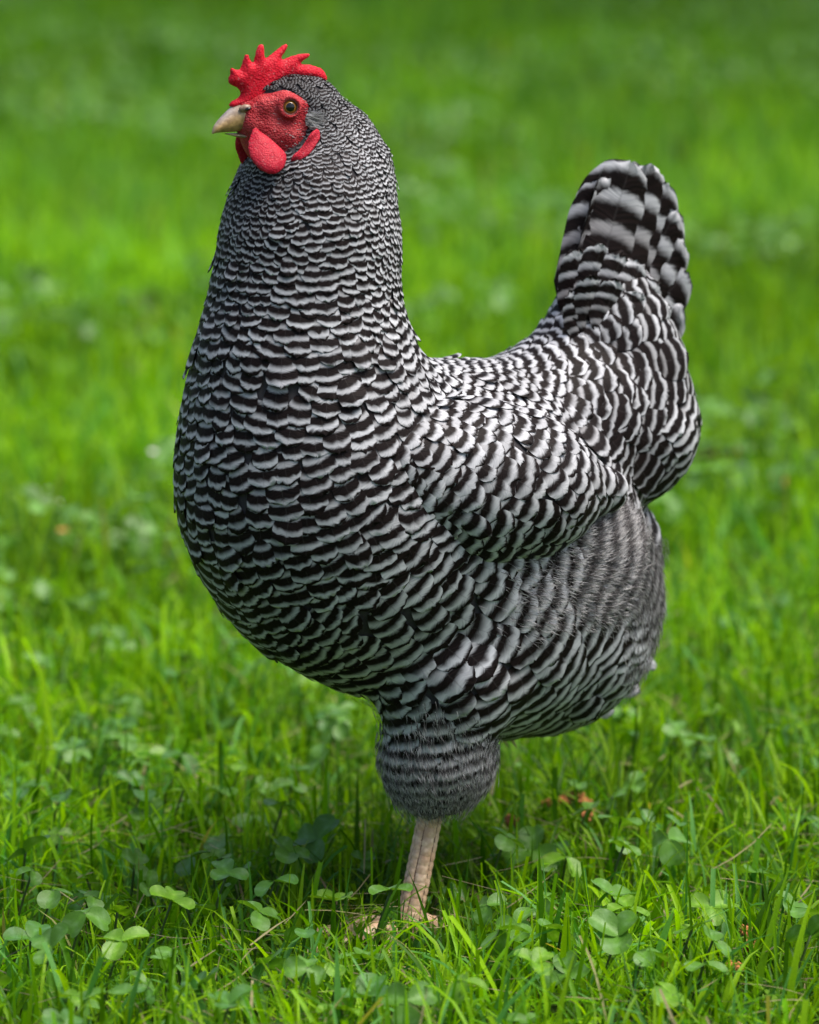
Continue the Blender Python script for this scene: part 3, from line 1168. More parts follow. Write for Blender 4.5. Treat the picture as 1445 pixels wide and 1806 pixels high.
def controls(sdf, rows, mirror=True):
    P, D, S = [], [], []
    for c in rows:
        p = sdf.trace(c[0], c[1])
        n = sdf.grad(p[None])[0]
        v = px_vec(c[2], c[3])
        v = v - n * (v @ n)
        v /= np.linalg.norm(v)
        P.append(p); D.append(v); S.append(c[4:])
    P, D, S = np.array(P), np.array(D), np.array(S, float)
    S[:, 0] *= np.where(S[:, 0] > 15, 0.91, 0.95)
    S[:, 1] *= np.where(S[:, 0] > 14, 0.90, 0.90)
    S[:, 6] *= np.where(S[:, 4] > 0.49, 0.84, 1.08) * np.where(S[:, 7] > 0.4, 1.12, 1)
    if mirror:
        P = np.concatenate([P, BODY.mirror(P)])
        D = np.concatenate([D, BODY.mirror_v(D)])
        S = np.concatenate([S, S])
    return P, D, S


def interp(X, P, A, pw=2.2, eps=0.010):
    out = np.empty((len(X), A.shape[1]))
    for i in range(0, len(X), 20000):
        d2 = ((X[i:i + 20000, None] - P[None]) ** 2).sum(-1) + eps ** 2
        w = d2 ** -pw
        w /= w.sum(1, keepdims=True)
        out[i:i + 20000] = w @ A
    return out


def solve_rows(V, Q, D, sp):
    """row number s over the skin: its gradient follows the feather direction, one unit per row"""
    E = np.concatenate([Q[:, [0, 1]], Q[:, [1, 2]], Q[:, [2, 3]], Q[:, [3, 0]]])
    E = np.unique(np.sort(E, 1), axis=0)
    i, j = E.T
    G = D / sp[:, None]
    b = (0.5 * (G[i] + G[j]) * (V[j] - V[i])).sum(1)
    n = len(V)
    rhs = np.bincount(j, b, n) - np.bincount(i, b, n)
    deg = np.bincount(i, minlength=n) + np.bincount(j, minlength=n) + 1e-6

    def A(x):
        e = x[j] - x[i]
        return np.bincount(j, e, n) - np.bincount(i, e, n) + 1e-6 * x
    x = np.zeros(n)
    r = rhs - A(x)
    z = r / deg
    p = z.copy()
    rz = r @ z
    for it in range(900):
        Ap = A(p)
        al = rz / (p @ Ap)
        x += al * p
        r -= al * Ap
        z = r / deg
        rz2 = r @ z
        if rz2 < 1e-12:
            break
        p = z + rz2 / rz * p
        rz = rz2
    return x


def sample(V, Q, n, r):
    a = V[Q]
    area = np.linalg.norm(np.cross(a[:, 2] - a[:, 0], a[:, 3] - a[:, 1]), axis=1) * 0.5
    qi = r.choice(len(Q), n, p=area / area.sum())
    u, v = r.random(n), r.random(n)
    W = np.stack([(1 - u) * (1 - v), u * (1 - v), u * v, (1 - u) * v], 1)
    return qi, W


# outline of the vane
NU, NVv = 7, 9
VT = np.array([0.0, .16, .34, .52, .68, .80, .89, .955, 1.0])


def vane_width(v):
    return np.where(v < 0.66, 0.42 + 0.58 * np.sin(v / 0.66 * math.pi / 2) ** 0.8, np.sqrt(np.clip(1 - ((v - 0.66) / 0.343) ** 2.5, 0, 1)))


VW = vane_width(VT)
US = np.linspace(-1, 1, NU)
VTIP = 0.66 + 0.34 * np.sqrt(1 - (US * 0.97) ** 2)


def build_feathers(sdf, P, N, D, L, W, ratio, row, ph, duty, soft, tone, lift, camber=0.16, fluffy=None, r=rng, ragged=0.05):
    """feathers that bend with the body below them; returns verts, uv, fj per feather"""
    n = len(P)
    S = np.cross(N, D)
    U, T = np.meshgrid(US, VT)                     # (9,7)
    hw = VW[:, None] * np.ones_like(U)
    a = T * 1.0
    A = (a[None] - 0.62) * L[:, None, None]        # root lies upstream of P
    wob = 1 + r.normal(0, ragged, (n, NVv, NU)) * (T[None] > 0.6)
    B = U[None] * hw[None] * (W * 0.5)[:, None, None]
    A = A + (wob - 1) * L[:, None, None] * 0.5
    X = P[:, None, None] + D[:, None, None] * A[..., None] + S[:, None, None] * B[..., None]
    X = X.reshape(-1, 3)
    NN = np.empty_like(X)
    for i in range(0, len(X), 60000):
        x = X[i:i + 60000]
        for _ in range(2):
            gq = sdf.grad(x)
            x = x - (sdf(x) * 0.95)[:, None] * gq
        X[i:i + 60000] = x
        NN[i:i + 60000] = gq
    H = (lift[:, None, None] * (0.15 + 0.85 * T[None] ** 1.2) - camber * (U[None] ** 2) * lift[:, None, None] * (0.4 + T[None]))
    H = H + (wob - 1) * lift[:, None, None] * 0.8
    X = X + NN * (H.reshape(-1, 1) + 0.0006)
    q = (1 - T[None] - 0.42 * (1 - VTIP)[None, None]) * (L / row * ratio)[:, None, None]
    uv = np.stack([np.broadcast_to(U[None], q.shape), q], -1).reshape(-1, 2)
    fj = np.stack([ph, duty, soft, tone], 1)
    return X.reshape(n, -1, 3), uv.reshape(n, -1, 2), np.repeat(fj[:, None], NU * NVv, 1)


FF = grid_faces(NU, NVv)

HEAD_POLY_PX = [(398, 200), (440, 150), (456, 158), (474, 166), (500, 160), (530, 163), (546, 182), (548, 205), (546, 226), (540, 245), (522, 268), (503, 278), (488, 282), (470, 286), (445, 282), (425, 268), (425, 240)]


def poly_inside(x, y, poly):
    poly = np.asarray(poly)
    ins = np.zeros(len(x), bool)
    j = len(poly) - 1
    for i in range(len(poly)):
        xi, yi = poly[i]
        xj, yj = poly[j]
        c = ((yi > y) != (yj > y)) & (x < (xj - xi) * (y - yi) / (yj - yi + 1e-12) + xi)
        ins ^= c
        j = i
    return ins


FACE_FU = np.array([[float(v) for v in np.array(HEAD.fu(HEAD.px(x, y, 0.016)))[[0, 2]]] for x, y in HEAD_POLY_PX])


def plume(sdf, V, Q, Nn, rows, ncand, blockers, seed, skip=None, dist=0.80):
    r = np.random.default_rng(seed)
    CP, CD, CS = controls(sdf, rows)
    F = interp(V, CP, np.concatenate([CD, CS], 1))
    D = F[:, :3]
    D = D - Nn * (D * Nn).sum(1)[:, None]
    D /= np.linalg.norm(D, axis=1, keepdims=True) + 1e-9
    px2m = DIST / KPX
    row = F[:, 3] * px2m
    s = solve_rows(V, Q, D, row)
    fv, lv, uv_ = BODY.fu(V)
    s = s + 0.9 * vnoise(np.stack([fv + lv * 0.7, uv_ + lv * 0.4], 1) * 24 + 7, seed + 50)
    qi, Wt = sample(V, Q, ncand, r)
    idx = Q[qi]

    def at(A):
        return (A[idx] * (Wt[..., None] if A.ndim == 2 else Wt)).sum(1)
    Pc, Nc, Dc, sc, Fc = at(V), at(Nn), at(D), at(s), at(F)
    k = np.round(sc)
    offr = np.abs(sc - k)
    ok = offr < 0.16
    if skip is not None:
        ok &= ~skip(Pc)
    for b in blockers:
        ok &= b(Pc) > -0.001
    sel = np.where(ok)[0]
    # sequential fill along each row
    order = sel[np.lexsort((r.random(len(sel)), k[sel]))]
    keep = []
    cur = None
    rowpts = None
    for i in order:
        if k[i] != cur:
            cur = k[i]
            rowpts = np.empty((0, 3))
        w = Fc[i, 4] * px2m * dist
        if len(rowpts) and ((rowpts - Pc[i]) ** 2).sum(1).min() < w * w:
            continue
        rowpts = np.vstack([rowpts, Pc[i]])
        keep.append(i)
    keep = np.array(keep)
    n = len(keep)
    P, N, D, F = Pc[keep], Nc[keep], Dc[keep], Fc[keep]
    N /= np.linalg.norm(N, axis=1, keepdims=True)
    D = D - N * (D * N).sum(1)[:, None]
    D /= np.linalg.norm(D, axis=1, keepdims=True)
    # slight disorder
    small = np.clip((16 - F[:, 3]) / 8, 0, 1)
    fu = np.stack(BODY.fu(P)[::2], 1)
    ang = r.normal(0, 1, n) * (0.12 + 0.14 * small) + 0.55 * (vnoise(fu * 38, seed) - 0.5)
    S = np.cross(N, D)
    D = D * np.cos(ang)[:, None] + S * np.sin(ang)[:, None]
    row = F[:, 3] * px2m
    L = row * F[:, 5] * r.uniform(0.92, 1.1, n) * (1 + 0.2 * np.clip((16 - F[:, 3]) / 8, 0, 1))
    W = F[:, 4] * px2m * r.uniform(1.0, 1.6, n) * (1 - 0.22 * small)
    lift = 0.080 * L * r.uniform(0.7, 1.35, n) * (1 - 0.25 * small) * np.where((r.random(n) < 0.07) & (F[:, 10] < 0.2), 2.3, 1) * (1 + 0.5 * F[:, 10])
    ph = 0.5 + r.normal(0, 1, n) * (0.11 + 0.12 * small) + (k[keep] - sc[keep]) * 0.8
    tone = F[:, 9] * r.uniform(0.8, 1.15, n) * 0.92
    duty = (F[:, 7] - 0.075) * r.uniform(0.82, 1.16, n)
    X, uv, fj = build_feathers(sdf, P, N, D, L, W, F[:, 6], row, ph, duty, (F[:, 8] + 0.01 + 0.05 * small) * r.uniform(.8, 1.3, n), tone, lift, r=r)
    return dict(X=X, uv=uv, fj=fj, P=P, N=N, D=D, row=row, W=W, fluff=F[:, 10], s=s, at=(Pc, Nc, Dc, sc, Fc, k))


def body_skip(P):
    f, l, u = HEAD.fu(P)
    m = poly_inside(f, u, FACE_FU)
    return m | (P[:, 2] < 0.070)


FE = plume(body, BV, BQ, BN, CTRL, 150000, wings, 5, body_skip)
print('body feathers', len(FE['P']))

WCTRL = [(745, 790, .8, .7, 27, 36, 2.3, 1.0, .52, .09, 1.0, 0), (800, 760, .9, .6, 29, 36, 2.3, 1.0, .55, .09, 1.05, 0), (880, 780, .9, .6, 31, 36, 2.3, 1.0, .54, .09, 1.05, 0),
         (800, 860, .8, .7, 31, 40, 2.3, 1.0, .48, .09, .95, 0), (880, 860, .9, .6, 34, 42, 2.3, 1.0, .50, .09, 1.0, 0), (860, 930, .9, .4, 33, 42, 2.3, 1.0, .44, .09, .85, 0),
         (960, 830, .9, .6, 33, 40, 2.4, 1.0, .50, .09, 1.0, 0), (960, 910, .9, .35, 33, 42, 2.4, 1.0, .46, .09, .9, 0), (1030, 860, .9, .45, 32, 36, 2.4, 1.0, .50, .09, 1.0, 0)]

all_sets = [(body, FE)]
for side, w in zip((1, -1), wings):
    WV, WQ = wing_mesh(w)
    m = mesh_obj('wing', WV, WQ, M_DOWN, hen)
    # flow controls are read on the near wing and mirrored for the far one
    WN = w.grad(WV)
    vis = body(WV) > -0.003
    base = wings[0]
    cp = controls(base, WCTRL, mirror=True)
    _old = controls
    controls = lambda sdf, rows, mirror=True, cp=cp: cp
    fe = plume(w, WV, WQ, WN, WCTRL, 26000, [body], 6 + side)
    controls = _old
    fe['skipfar'] = side < 0
    all_sets.append((w, fe))
    print('wing feathers', len(fe['P']))

bo = mesh_obj('body', BV, BQ, M_DOWN, hen)

# the 300 feathers that show largest are parts of their own, the rest one mass of plumage
sc_all = []
for si, (sdf, fe) in enumerate(all_sets):
    view = CAM - fe['P']
    view /= np.linalg.norm(view, axis=1, keepdims=True)
    face = (fe['N'] * view).sum(1)
    score = np.where(face > 0.45, fe['row'] * fe['W'] * face, 0) * (1 if not fe.get('skipfar') else 0)
    score *= rng.uniform(0.75, 1.2, len(score)) * np.where(fe['fluff'] > 0.5, 0.5, 1)
    for i, v in enumerate(score):
        sc_all.append((v, si, i))
sc_all.sort(reverse=True)
single = {(si, i) for v, si, i in sc_all[:300]}
for si, i in sorted(single):
    fe = all_sets[si][1]
    base = fe['X'][i].mean(0)
    o = mesh_obj('feather', fe['X'][i] - base, FF, M_FEATHER, hen, True, {'fj': fe['fj'][i]}, fe['uv'][i])
    o.location = base
X, UVs, FJ = [], [], []
for si, (sdf, fe) in enumerate(all_sets):
    msk = np.array([(si, i) not in single for i in range(len(fe['P']))])
    X.append(fe['X'][msk]); UVs.append(fe['uv'][msk]); FJ.append(fe['fj'][msk])
X = np.concatenate(X); UVs = np.concatenate(UVs); FJ = np.concatenate(FJ)
n = len(X)
per = NU * NVv
Fm = (np.arange(n)[:, None, None] * per + FF[None]).reshape(-1, 4)
pl = mesh_obj('plumage', X.reshape(-1, 3), Fm, M_FEATHER, hen, True, {'fj': FJ.reshape(-1, 4)}, UVs.reshape(-1, 2))
tag(pl, 'small barred black and white feathers covering neck, breast and belly', kind='stuff')


# ---- loose downy barbs
def down_strands(fe, n, seed, lmin, lmax, thr, wid=0.00022):
    r = np.random.default_rng(seed)
    Pc, Nc, Dc, sc, Fc, k = fe['at']
    fl = Fc[:, 10]
    p = np.clip(fl - thr, 0, None) ** 1.6 + 1e-9
    p[Pc[:, 2] < 0.072] = 0
    for w in wings:
        p[w(Pc) < 0.0] = 0
    i = r.choice(len(Pc), n, p=p / p.sum())
    P, N, D = Pc[i], Nc[i], Dc[i]
    N = N / np.linalg.norm(N, axis=1, keepdims=True)
    D = D / np.linalg.norm(D, axis=1, keepdims=True)
    S = np.cross(N, D)
    L = r.uniform(lmin, lmax, n) * (0.6 + 0.6 * fl[i])
    seg = 4
    t = np.linspace(0, 1, seg + 1)
    up = r.uniform(0.05, 0.34, n)
    sd = r.normal(0, 0.28, n)
    lift0 = r.uniform(0.001, 0.0055, n)
    C = (P + N * lift0[:, None])[:, None] + (D[:, None] * t[None, :, None] + N[:, None] * (up[:, None] * (t - 0.45 * t * t)[None])[..., None] + S[:, None] * (sd[:, None] * (t ** 1.5)[None])[..., None]) * L[:, None, None]
    side = np.cross(np.broadcast_to(CAM - P, P.shape) / 2.4 + r.normal(0, .3, (n, 3)), D)
    side /= np.linalg.norm(side, axis=1, keepdims=True)
    W = wid * (1 - 0.75 * t)
    V = np.stack([C - side[:, None] * W[None, :, None], C + side[:, None] * W[None, :, None]], 2)
    # barred like the feathers beneath: colour by the row the strand's point lies on
    q = sc[i][:, None] + (t[None] * L[:, None]) / (Fc[i, 3] * DIST / KPX)[:, None] + r.normal(0, 0.10, (n, 1))
    fr = (0.87 - q) % 1.0
    w = np.clip((fr - 0.12) / 0.14, 0, 1) * np.clip((0.70 - fr) / 0.14, 0, 1)
    w = 0.02 + 0.95 * w
    c = (1 - w[..., None]) * np.array((0.030, 0.026, 0.028)) + w[..., None] * np.array((0.52, 0.51, 0.52))
    c = c * r.uniform(0.7, 1.15, (n, 1, 1))
    Cc = np.repeat(c[:, :, None], 2, 2)
    F = (np.arange(n)[:, None, None] * (seg + 1) * 2 + grid_faces(2, seg + 1)[None]).reshape(-1, 4)
    return V.reshape(-1, 3), F, Cc.reshape(-1, 3)


V, F, C = down_strands(FE, 9000, 3, 0.003, 0.008, 0.42, 0.00018)
V2, F2, C2 = down_strands(FE, 17000, 4, 0.005, 0.012, 0.32, 0.00016)
C2 = C2 * 0.86 + np.array((0.30, 0.26, 0.26)) * 0.14 * rng.uniform(0.4, 1.5, (len(C2) // 10, 1)).repeat(10, 0)
F = np.concatenate([F, F2 + len(V)])
V, C = np.concatenate([V, V2]), np.concatenate([C, C2])
dn = mesh_obj('down', V, F, M_FLUFF, hen, True, {'col': C})
tag(dn, 'soft grey barred down fringing the thigh and belly', kind='stuff')


# ---- tail feathers: long barred vanes fanned like a folded roof
def tail_feather(base, tip, width, face, bars, curl, ph, duty=0.46, soft=0.10, tone=1.0, seed=0):
    r = np.random.default_rng(seed)
    nu, nv = 9, 22
    ax = tip - base
    L = np.linalg.norm(ax)
    ax = ax / L
    face = face - ax * (face @ ax)
    face /= np.linalg.norm(face)
    side = np.cross(face, ax)
    V, uv = [], []
    for i in range(nv):
        v = i / (nv - 1)
        v = 1 - (1 - v) ** 1.35
        wv = 0.25 + 0.75 * min(1, v / 0.30) ** 0.8 if v < 0.72 else math.sqrt(max(0, 1 - ((v - 0.72) / 0.2805) ** 2.4))
        for j in range(nu):
            u = -1 + 2 * j / (nu - 1)
            p = base + ax * L * v + side * (u * wv * width / 2) + face * (-(u * u) * width * 0.16 * wv + curl * L * (v * v - v))
            p = p + ax * r.normal(0, 0.0006) * (v > 0.8) + face * r.normal(0, 0.0003)
            V.append(p)
            uv.append((u, (1 - v - 0.30 * (1 - 0.72) * (1 - math.sqrt(1 - 0.94 * u * u))) * bars))
    return np.array(V), grid_faces(nu, nv), np.array(uv), np.tile((ph, duty, soft, tone), (nu * nv, 1))


TAIL = [  # base px, tip px, width px, side offset of base and tip (m), bars, phase
    ((1000, 590), (1066, 312), 96, 0.000, -0.002, 5.4, .80),
    ((1012, 600), (1100, 284), 132, 0.002, 0.001, 5.6, .74),
    ((1062, 600), (1140, 290), 104, 0.004, 0.003, 5.2, .82),
    ((1072, 602), (1172, 322), 98, 0.006, 0.005, 5.0, .70),
    ((1082, 606), (1192, 372), 94, 0.008, 0.008, 4.6, .78),
    ((1092, 612), (1206, 424), 92, 0.010, 0.010, 4.2, .86),
    ((1100, 622), (1219, 480), 92, 0.012, 0.012, 4.0, .72),
    ((1105, 640), (1216, 545), 88, 0.014, 0.014, 3.6, .80),
]
sN = BODY.s
for side in (1, -1):
    for k, (b, t, w, lb, lt, bars, ph) in enumerate(TAIL):
        B = BODY.px(b[0], b[1], lb)
        T_ = BODY.px(t[0], t[1], lt)
        fc = sN * 1.0 + np.array([0, 0, 0.12]) + BODY.h * 0.25
        # feathers nearer the ridge lie outside those below them
        push = sN * (0.0105 - 0.0030 * max(k - 1, 0) - (0.002 if k == 0 else 0))
        B2, T2 = B + push, T_ + push * 0.6
        if side < 0:
            B2, T2, fc = BODY.mirror(B2), BODY.mirror(T2), BODY.mirror_v(fc)
        V, F, uv, fj = tail_feather(B2, T2, pxr(w * 1.12, B), fc, bars, 0.16, ph + 0.1 * math.sin(7 * k), .36, .10, .86, k + 20 * (side > 0))
        o = mesh_obj('tail_feather', V - B2, F, M_FEATHER, hen, True, {'fj': fj}, uv)
        o.location = B2
# coverts bridging the cushion and the fan
for k, (b, t, w, l, ph) in enumerate([((1012, 575), (1022, 440), 62, .010, .55), ((1035, 570), (1062, 430), 66, .013, .70), ((1058, 565), (1100, 445), 66, .015, .45), ((1080, 570), (1135, 465), 64, .017, .62),
                                      ((1098, 580), (1165, 500), 62, .019, .5), ((1108, 600), (1185, 545), 62, .021, .66), ((1030, 590), (1048, 485), 58, .019, .4), ((1055, 590), (1092, 495), 58, .021, .58),
                                      ((1080, 600), (1135, 520), 58, .023, .72), ((1020, 600), (1018, 510), 50, .014, .6)]):
    B = body.trace(*b)
    T_ = BODY.px(*t, l + 0.004)
    V, F, uv, fj = tail_feather(B, T_, pxr(w, B), sN + np.array([0, 0, 0.1]), 4.2, 0.10, ph, .34, .09, .86, 90 + k)
    o = mesh_obj('covert_feather', V - B, F, M_FEATHER, hen, True, {'fj': fj}, uv)
    o.location = B
# stray light feathers under the rear
for k, (b, t, w, l, ph) in enumerate([((1120, 1130), (1158, 1178), 36, -.01, .75), ((1060, 1170), (1128, 1222), 52, .0, .7), ((1030, 1190), (1082, 1258), 64, -.02, .8)]):
    T_ = BODY.px(*t, l)
    # rooted in the skin nearest to the tip
    B = T_.copy()
    for _ in range(6):
        B = B - body.grad(B[None])[0] * (float(body(B[None])[0]) + 0.003)
    B = B + (B - T_) * 0.2 - px_vec(t[0] - b[0], t[1] - b[1]) * (DIST / KPX) * 0.5
    V, F, uv, fj = tail_feather(B, T_, pxr(w, B), sN, 2.0, 0.12, ph, .5, .14, .8, 120 + k)
    o = mesh_obj('rump_feather', V - B, F, M_FEATHER, hen, True, {'fj': fj}, uv)
    o.location = B

# ---- face
face = SDF(0.007)


def hp(x, y, l=0.0):
    return HEAD.px(x, y, l)


def hchain(sdf, pts, k=None):
    chain(sdf, pts, 0, k, HEAD)


hchain(face, [(438, 202, 27), (470, 204, 38), (505, 210, 50), (524, 210, 50)])
hchain(face, [(450, 225, 28), (490, 238, 48), (522, 238, 54)])
hchain(face, [(470, 252, 38), (502, 258, 46), (528, 252, 40)])
for sd in (1, -1):
    hchain(face, [(470, 187, 15, sd * .0075), (502, 180, 17, sd * .0105), (528, 186, 15, sd * .0115)], 0.004)       # brow
    hchain(face, [(445, 220, 11, sd * .006), (480, 232, 14, sd * .009), (508, 238, 18, sd * .012)], 0.004)           # gape and cheek
    ec = HEAD.px(512, 189, 0.0)
EYE = []
for sd in (1, -1):
    # the eyeball sits in the cheek: find the skin's side there
    p = HEAD.px(512, 189, 0.0)
    t0 = p if sd > 0 else p
    if sd > 0:
        q = face.trace(512, 189)
    else:
        q = HEAD.mirror(EYE[0][0])
    EYE.append((q, sd))
EC = []
for q, sd in EYE:
    nrm = HEAD.s * sd * 0.93 + HEAD.h * 0.30 + np.array([0, 0, 0.10])
    nrm /= np.linalg.norm(nrm)
    EC.append((q, nrm, sd))


def face_fn(P):
    d = face(P)
    for q, nrm, sd in EC:
        e = np.linalg.norm(P - (q + nrm * 0.0025), axis=-1) - 0.0041
        # shallow socket with a swollen lid round it
        r = P - q
        hgt = r @ nrm
        rad = np.sqrt(np.maximum((r * r).sum(-1) - hgt ** 2, 0))
        ring = np.sqrt((rad - 0.0047) ** 2 + (hgt - 0.0006) ** 2) - 0.0011
        d = smin(d, ring, 0.0022)
        d = -smin(-d, e, 0.0012)
    return d


lo, hi = face.bounds(0.006)
FV, FQ = surface_nets(face_fn, lo, hi, 0.0011)
fo = mesh_obj('face', FV, FQ, M_FACE, hen)
tag(fo, 'bare wrinkled red skin round the eye')


def dome(center, nrm, radius, height, rings, seg, r0=0.0):
    a = np.cross(nrm, [0.1, 0.2, 1.0])
    a /= np.linalg.norm(a)
    b = np.cross(nrm, a)
    V = []
    for i in range(rings):
        t = r0 + (1 - r0) * i / (rings - 1)
        for k in range(seg):
            th = 2 * math.pi * k / seg
            V.append(center + (math.cos(th) * a + math.sin(th) * b) * radius * t + nrm * height * math.sqrt(max(0, 1 - (t * 0.98) ** 2)))
    F = grid_faces(seg, rings, 0, True)
    return np.array(V), F


for q, nrm, sd in EC:
    c = q - nrm * 0.0019
    V, F = dome(c, nrm, 0.0037, 0.0032, 9, 28, 0.0)
    eo = mesh_obj('eye', V, F, M_IRIS, hen)
    tag(eo, 'round amber eye with a black pupil')
    V, F = dome(c + nrm * 0.00025, nrm, 0.0022, 0.0033, 4, 24, 0.0)
    # pupil follows the eyeball's curve
    rr = np.linalg.norm((V - c) - np.outer((V - c) @ nrm, nrm), axis=1)
    V = c + (V - c) - np.outer((V - c) @ nrm, nrm) + np.outer(0.0032 * np.sqrt(1 - (rr / 0.0037 * 0.98) ** 2) + 0.00008, nrm)
    mesh_obj('pupil', V, F, M_PUPIL, eo)
    # dark lid rim
    th = np.linspace(0, 2 * math.pi, 29)[:-1]
    a = np.cross(nrm, [0.1, 0.2, 1.0]); a /= np.linalg.norm(a)
    b = np.cross(nrm, a)
    ringc = q + nrm * 0.0002 + (np.cos(th)[:, None] * a + np.sin(th)[:, None] * b) * 0.0038
    V = []
    for k in range(28):
        out = (ringc[k] - q); out /= np.linalg.norm(out)
        for m in range(6):
            t = 2 * math.pi * m / 6
            V.append(ringc[k] + (out * math.cos(t) + nrm * math.sin(t)) * 0.00055)
    V = np.array(V)
    i = np.arange(28)
    F = np.concatenate([np.stack([i * 6 + m, i * 6 + (m + 1) % 6, ((i + 1) % 28) * 6 + (m + 1) % 6, ((i + 1) % 28) * 6 + m], 1) for m in range(6)])
    mesh_obj('eyelid_rim', V, F, M_CORNEA_RIM, eo)


# ---- fleshy blades: comb, wattles, ear lobes (outline with thickness)
def flesh(name, outline, off, thick, mat, sway=None, parent=hen, z=1, label=None, mirror=False, res=0.0009, edge=0.004, slope=0.0):
    """outline in sketch pixels on the head's middle plane moved sideways by `off`"""
    ys = [y for x, y in outline]
    pts = np.array([np.array(HEAD.fu(HEAD.px(x, y, off + slope * ((max(ys) - y) / (max(ys) - min(ys))) ** 1.2)))[[0, 2]] for x, y in outline])
    # rounder outline
    ext = np.concatenate([pts[-1:], pts, pts[:2]])
    fine = []
    for i in range(1, len(pts) + 1):
        a, b, c, d = ext[i - 1], ext[i], ext[i + 1], ext[i + 2]
        for u in (0, 0.33, 0.66):
            fine.append(0.5 * (2 * b + (c - a) * u + (2 * a - 5 * b + 4 * c - d) * u * u + (3 * b - a - 3 * c + d) * u ** 3))
    pts = np.array(fine)
    lo2, hi2 = pts.min(0) - 0.003, pts.max(0) + 0.003

    def fn(P):
        f, l, u = P[..., 0], P[..., 1], P[..., 2]
        shp = f.shape
        x, y = f.ravel(), u.ravel()
        d = np.full(len(x), 9.0)
        A, B = pts, np.roll(pts, -1, 0)
        for a, b in zip(A, B):
            ab = b - a
            t = np.clip(((x - a[0]) * ab[0] + (y - a[1]) * ab[1]) / (ab @ ab + 1e-15), 0, 1)
            d = np.minimum(d, np.hypot(x - a[0] - t * ab[0], y - a[1] - t * ab[1]))
        ins = poly_inside(x, y, pts)
        sd2 = np.where(ins, -d, d).reshape(shp)
        th = thick * np.sqrt(np.clip(-sd2 / edge, 0, 1)) * (1 + 0.08 * np.sin(x * 900 + y * 500).reshape(shp))
        return np.where(sd2 > 0, sd2 + np.abs(l) * 0.5, np.maximum(np.abs(l) - th, sd2 * 0.3))
    V, F = surface_nets(fn, (lo2[0], -thick - 0.003, lo2[1]), (hi2[0], thick + 0.003, hi2[1]), res)
    l = V[:, 1].copy()
    sw = sway(V[:, 0], V[:, 2], lo2, hi2) if sway else 0
    sw = sw + slope * np.clip((V[:, 2] - lo2[1] - 0.003) / (hi2[1] - lo2[1] - 0.006), 0, 1) ** 1.2
    Wd = HEAD.o + np.outer(V[:, 0], HEAD.h) + np.outer(l + off + sw, HEAD.s) + np.outer(V[:, 2], [0, 0, 1])
    if mirror:
        Wd = HEAD.mirror(Wd)
        F = F[:, ::-1]
    o = mesh_obj(name, Wd, F, mat, parent)
    if label:
        tag(o, label)
    return o


def zp(pts):
    return [(340 + x / 3.6125, 50 + y / 3.6125) for x, y in pts]


COMB = zp([(235, 500), (245, 465), (285, 442), (300, 412), (285, 382), (250, 367), (228, 345), (228, 312), (240, 290), (236, 264), (250, 250), (288, 264), (303, 245),
           (316, 195), (328, 165), (345, 161), (368, 208), (384, 208), (395, 152), (414, 107), (434, 95), (452, 107), (456, 160), (468, 188), (520, 152), (568, 117), (603, 97),
           (613, 114), (596, 150), (570, 197), (640, 172), (708, 156), (744, 160), (738, 180), (702, 208), (688, 221), (760, 232), (820, 254), (842, 285), (858, 316),
           (848, 337), (818, 348), (760, 338), (700, 330), (640, 330), (560, 350), (500, 400), (470, 450), (430, 500), (330, 510)])
flesh('comb', COMB, 0.0, 0.0030, M_COMB, lambda f, u, lo, hi: 0.0016 * np.sin((f - lo[0]) * 170) * np.clip((u - lo[1]) / (hi[1] - lo[1]), 0, 1),
      label='bright red single comb with five upright points')
WAT = zp([(385, 640), (405, 630), (430, 655), (480, 690), (540, 745), (585, 790), (592, 840), (570, 890), (535, 922), (495, 932), (450, 915), (410, 880), (375, 830), (360, 780), (362, 720), (375, 675)])
flesh('wattle', WAT, 0.0235, 0.0026, M_WATTLE, lambda f, u, lo, hi: 0.0012 * np.sin((f - lo[0]) * 200), label='rounded red wattle hanging under the beak', slope=-0.0130)
WATF = zp([(330, 640), (300, 650), (280, 690), (275, 740), (290, 790), (315, 850), (340, 885), (370, 890), (420, 870), (450, 800), (440, 720), (400, 660)])
flesh('wattle', WATF, -0.009, 0.0020, M_WATTLE, lambda f, u, lo, hi: -0.004 * ((hi[1] - u) / (hi[1] - lo[1])), label='red wattle on the far side of the head')
EARL = zp([(770, 645), (800, 640), (812, 655), (800, 700), (770, 745), (735, 790), (690, 830), (640, 852), (612, 840), (625, 800), (670, 770), (710, 720), (735, 675)])
# side of the cheek there
qe = [face.trace(535, 258), body.trace(535, 258)]
le = max(float(HEAD.fu(q)[1]) for q in qe)
for mir in (False, True):
    flesh('ear_lobe', EARL, le + 0.0015, 0.0024, M_WATTLE, lambda f, u, lo, hi: 0.003 * (1 - (u - lo[1]) / (hi[1] - lo[1])) + 0.0012 * np.sin((f + u) * 700), mirror=mir, edge=0.0025)

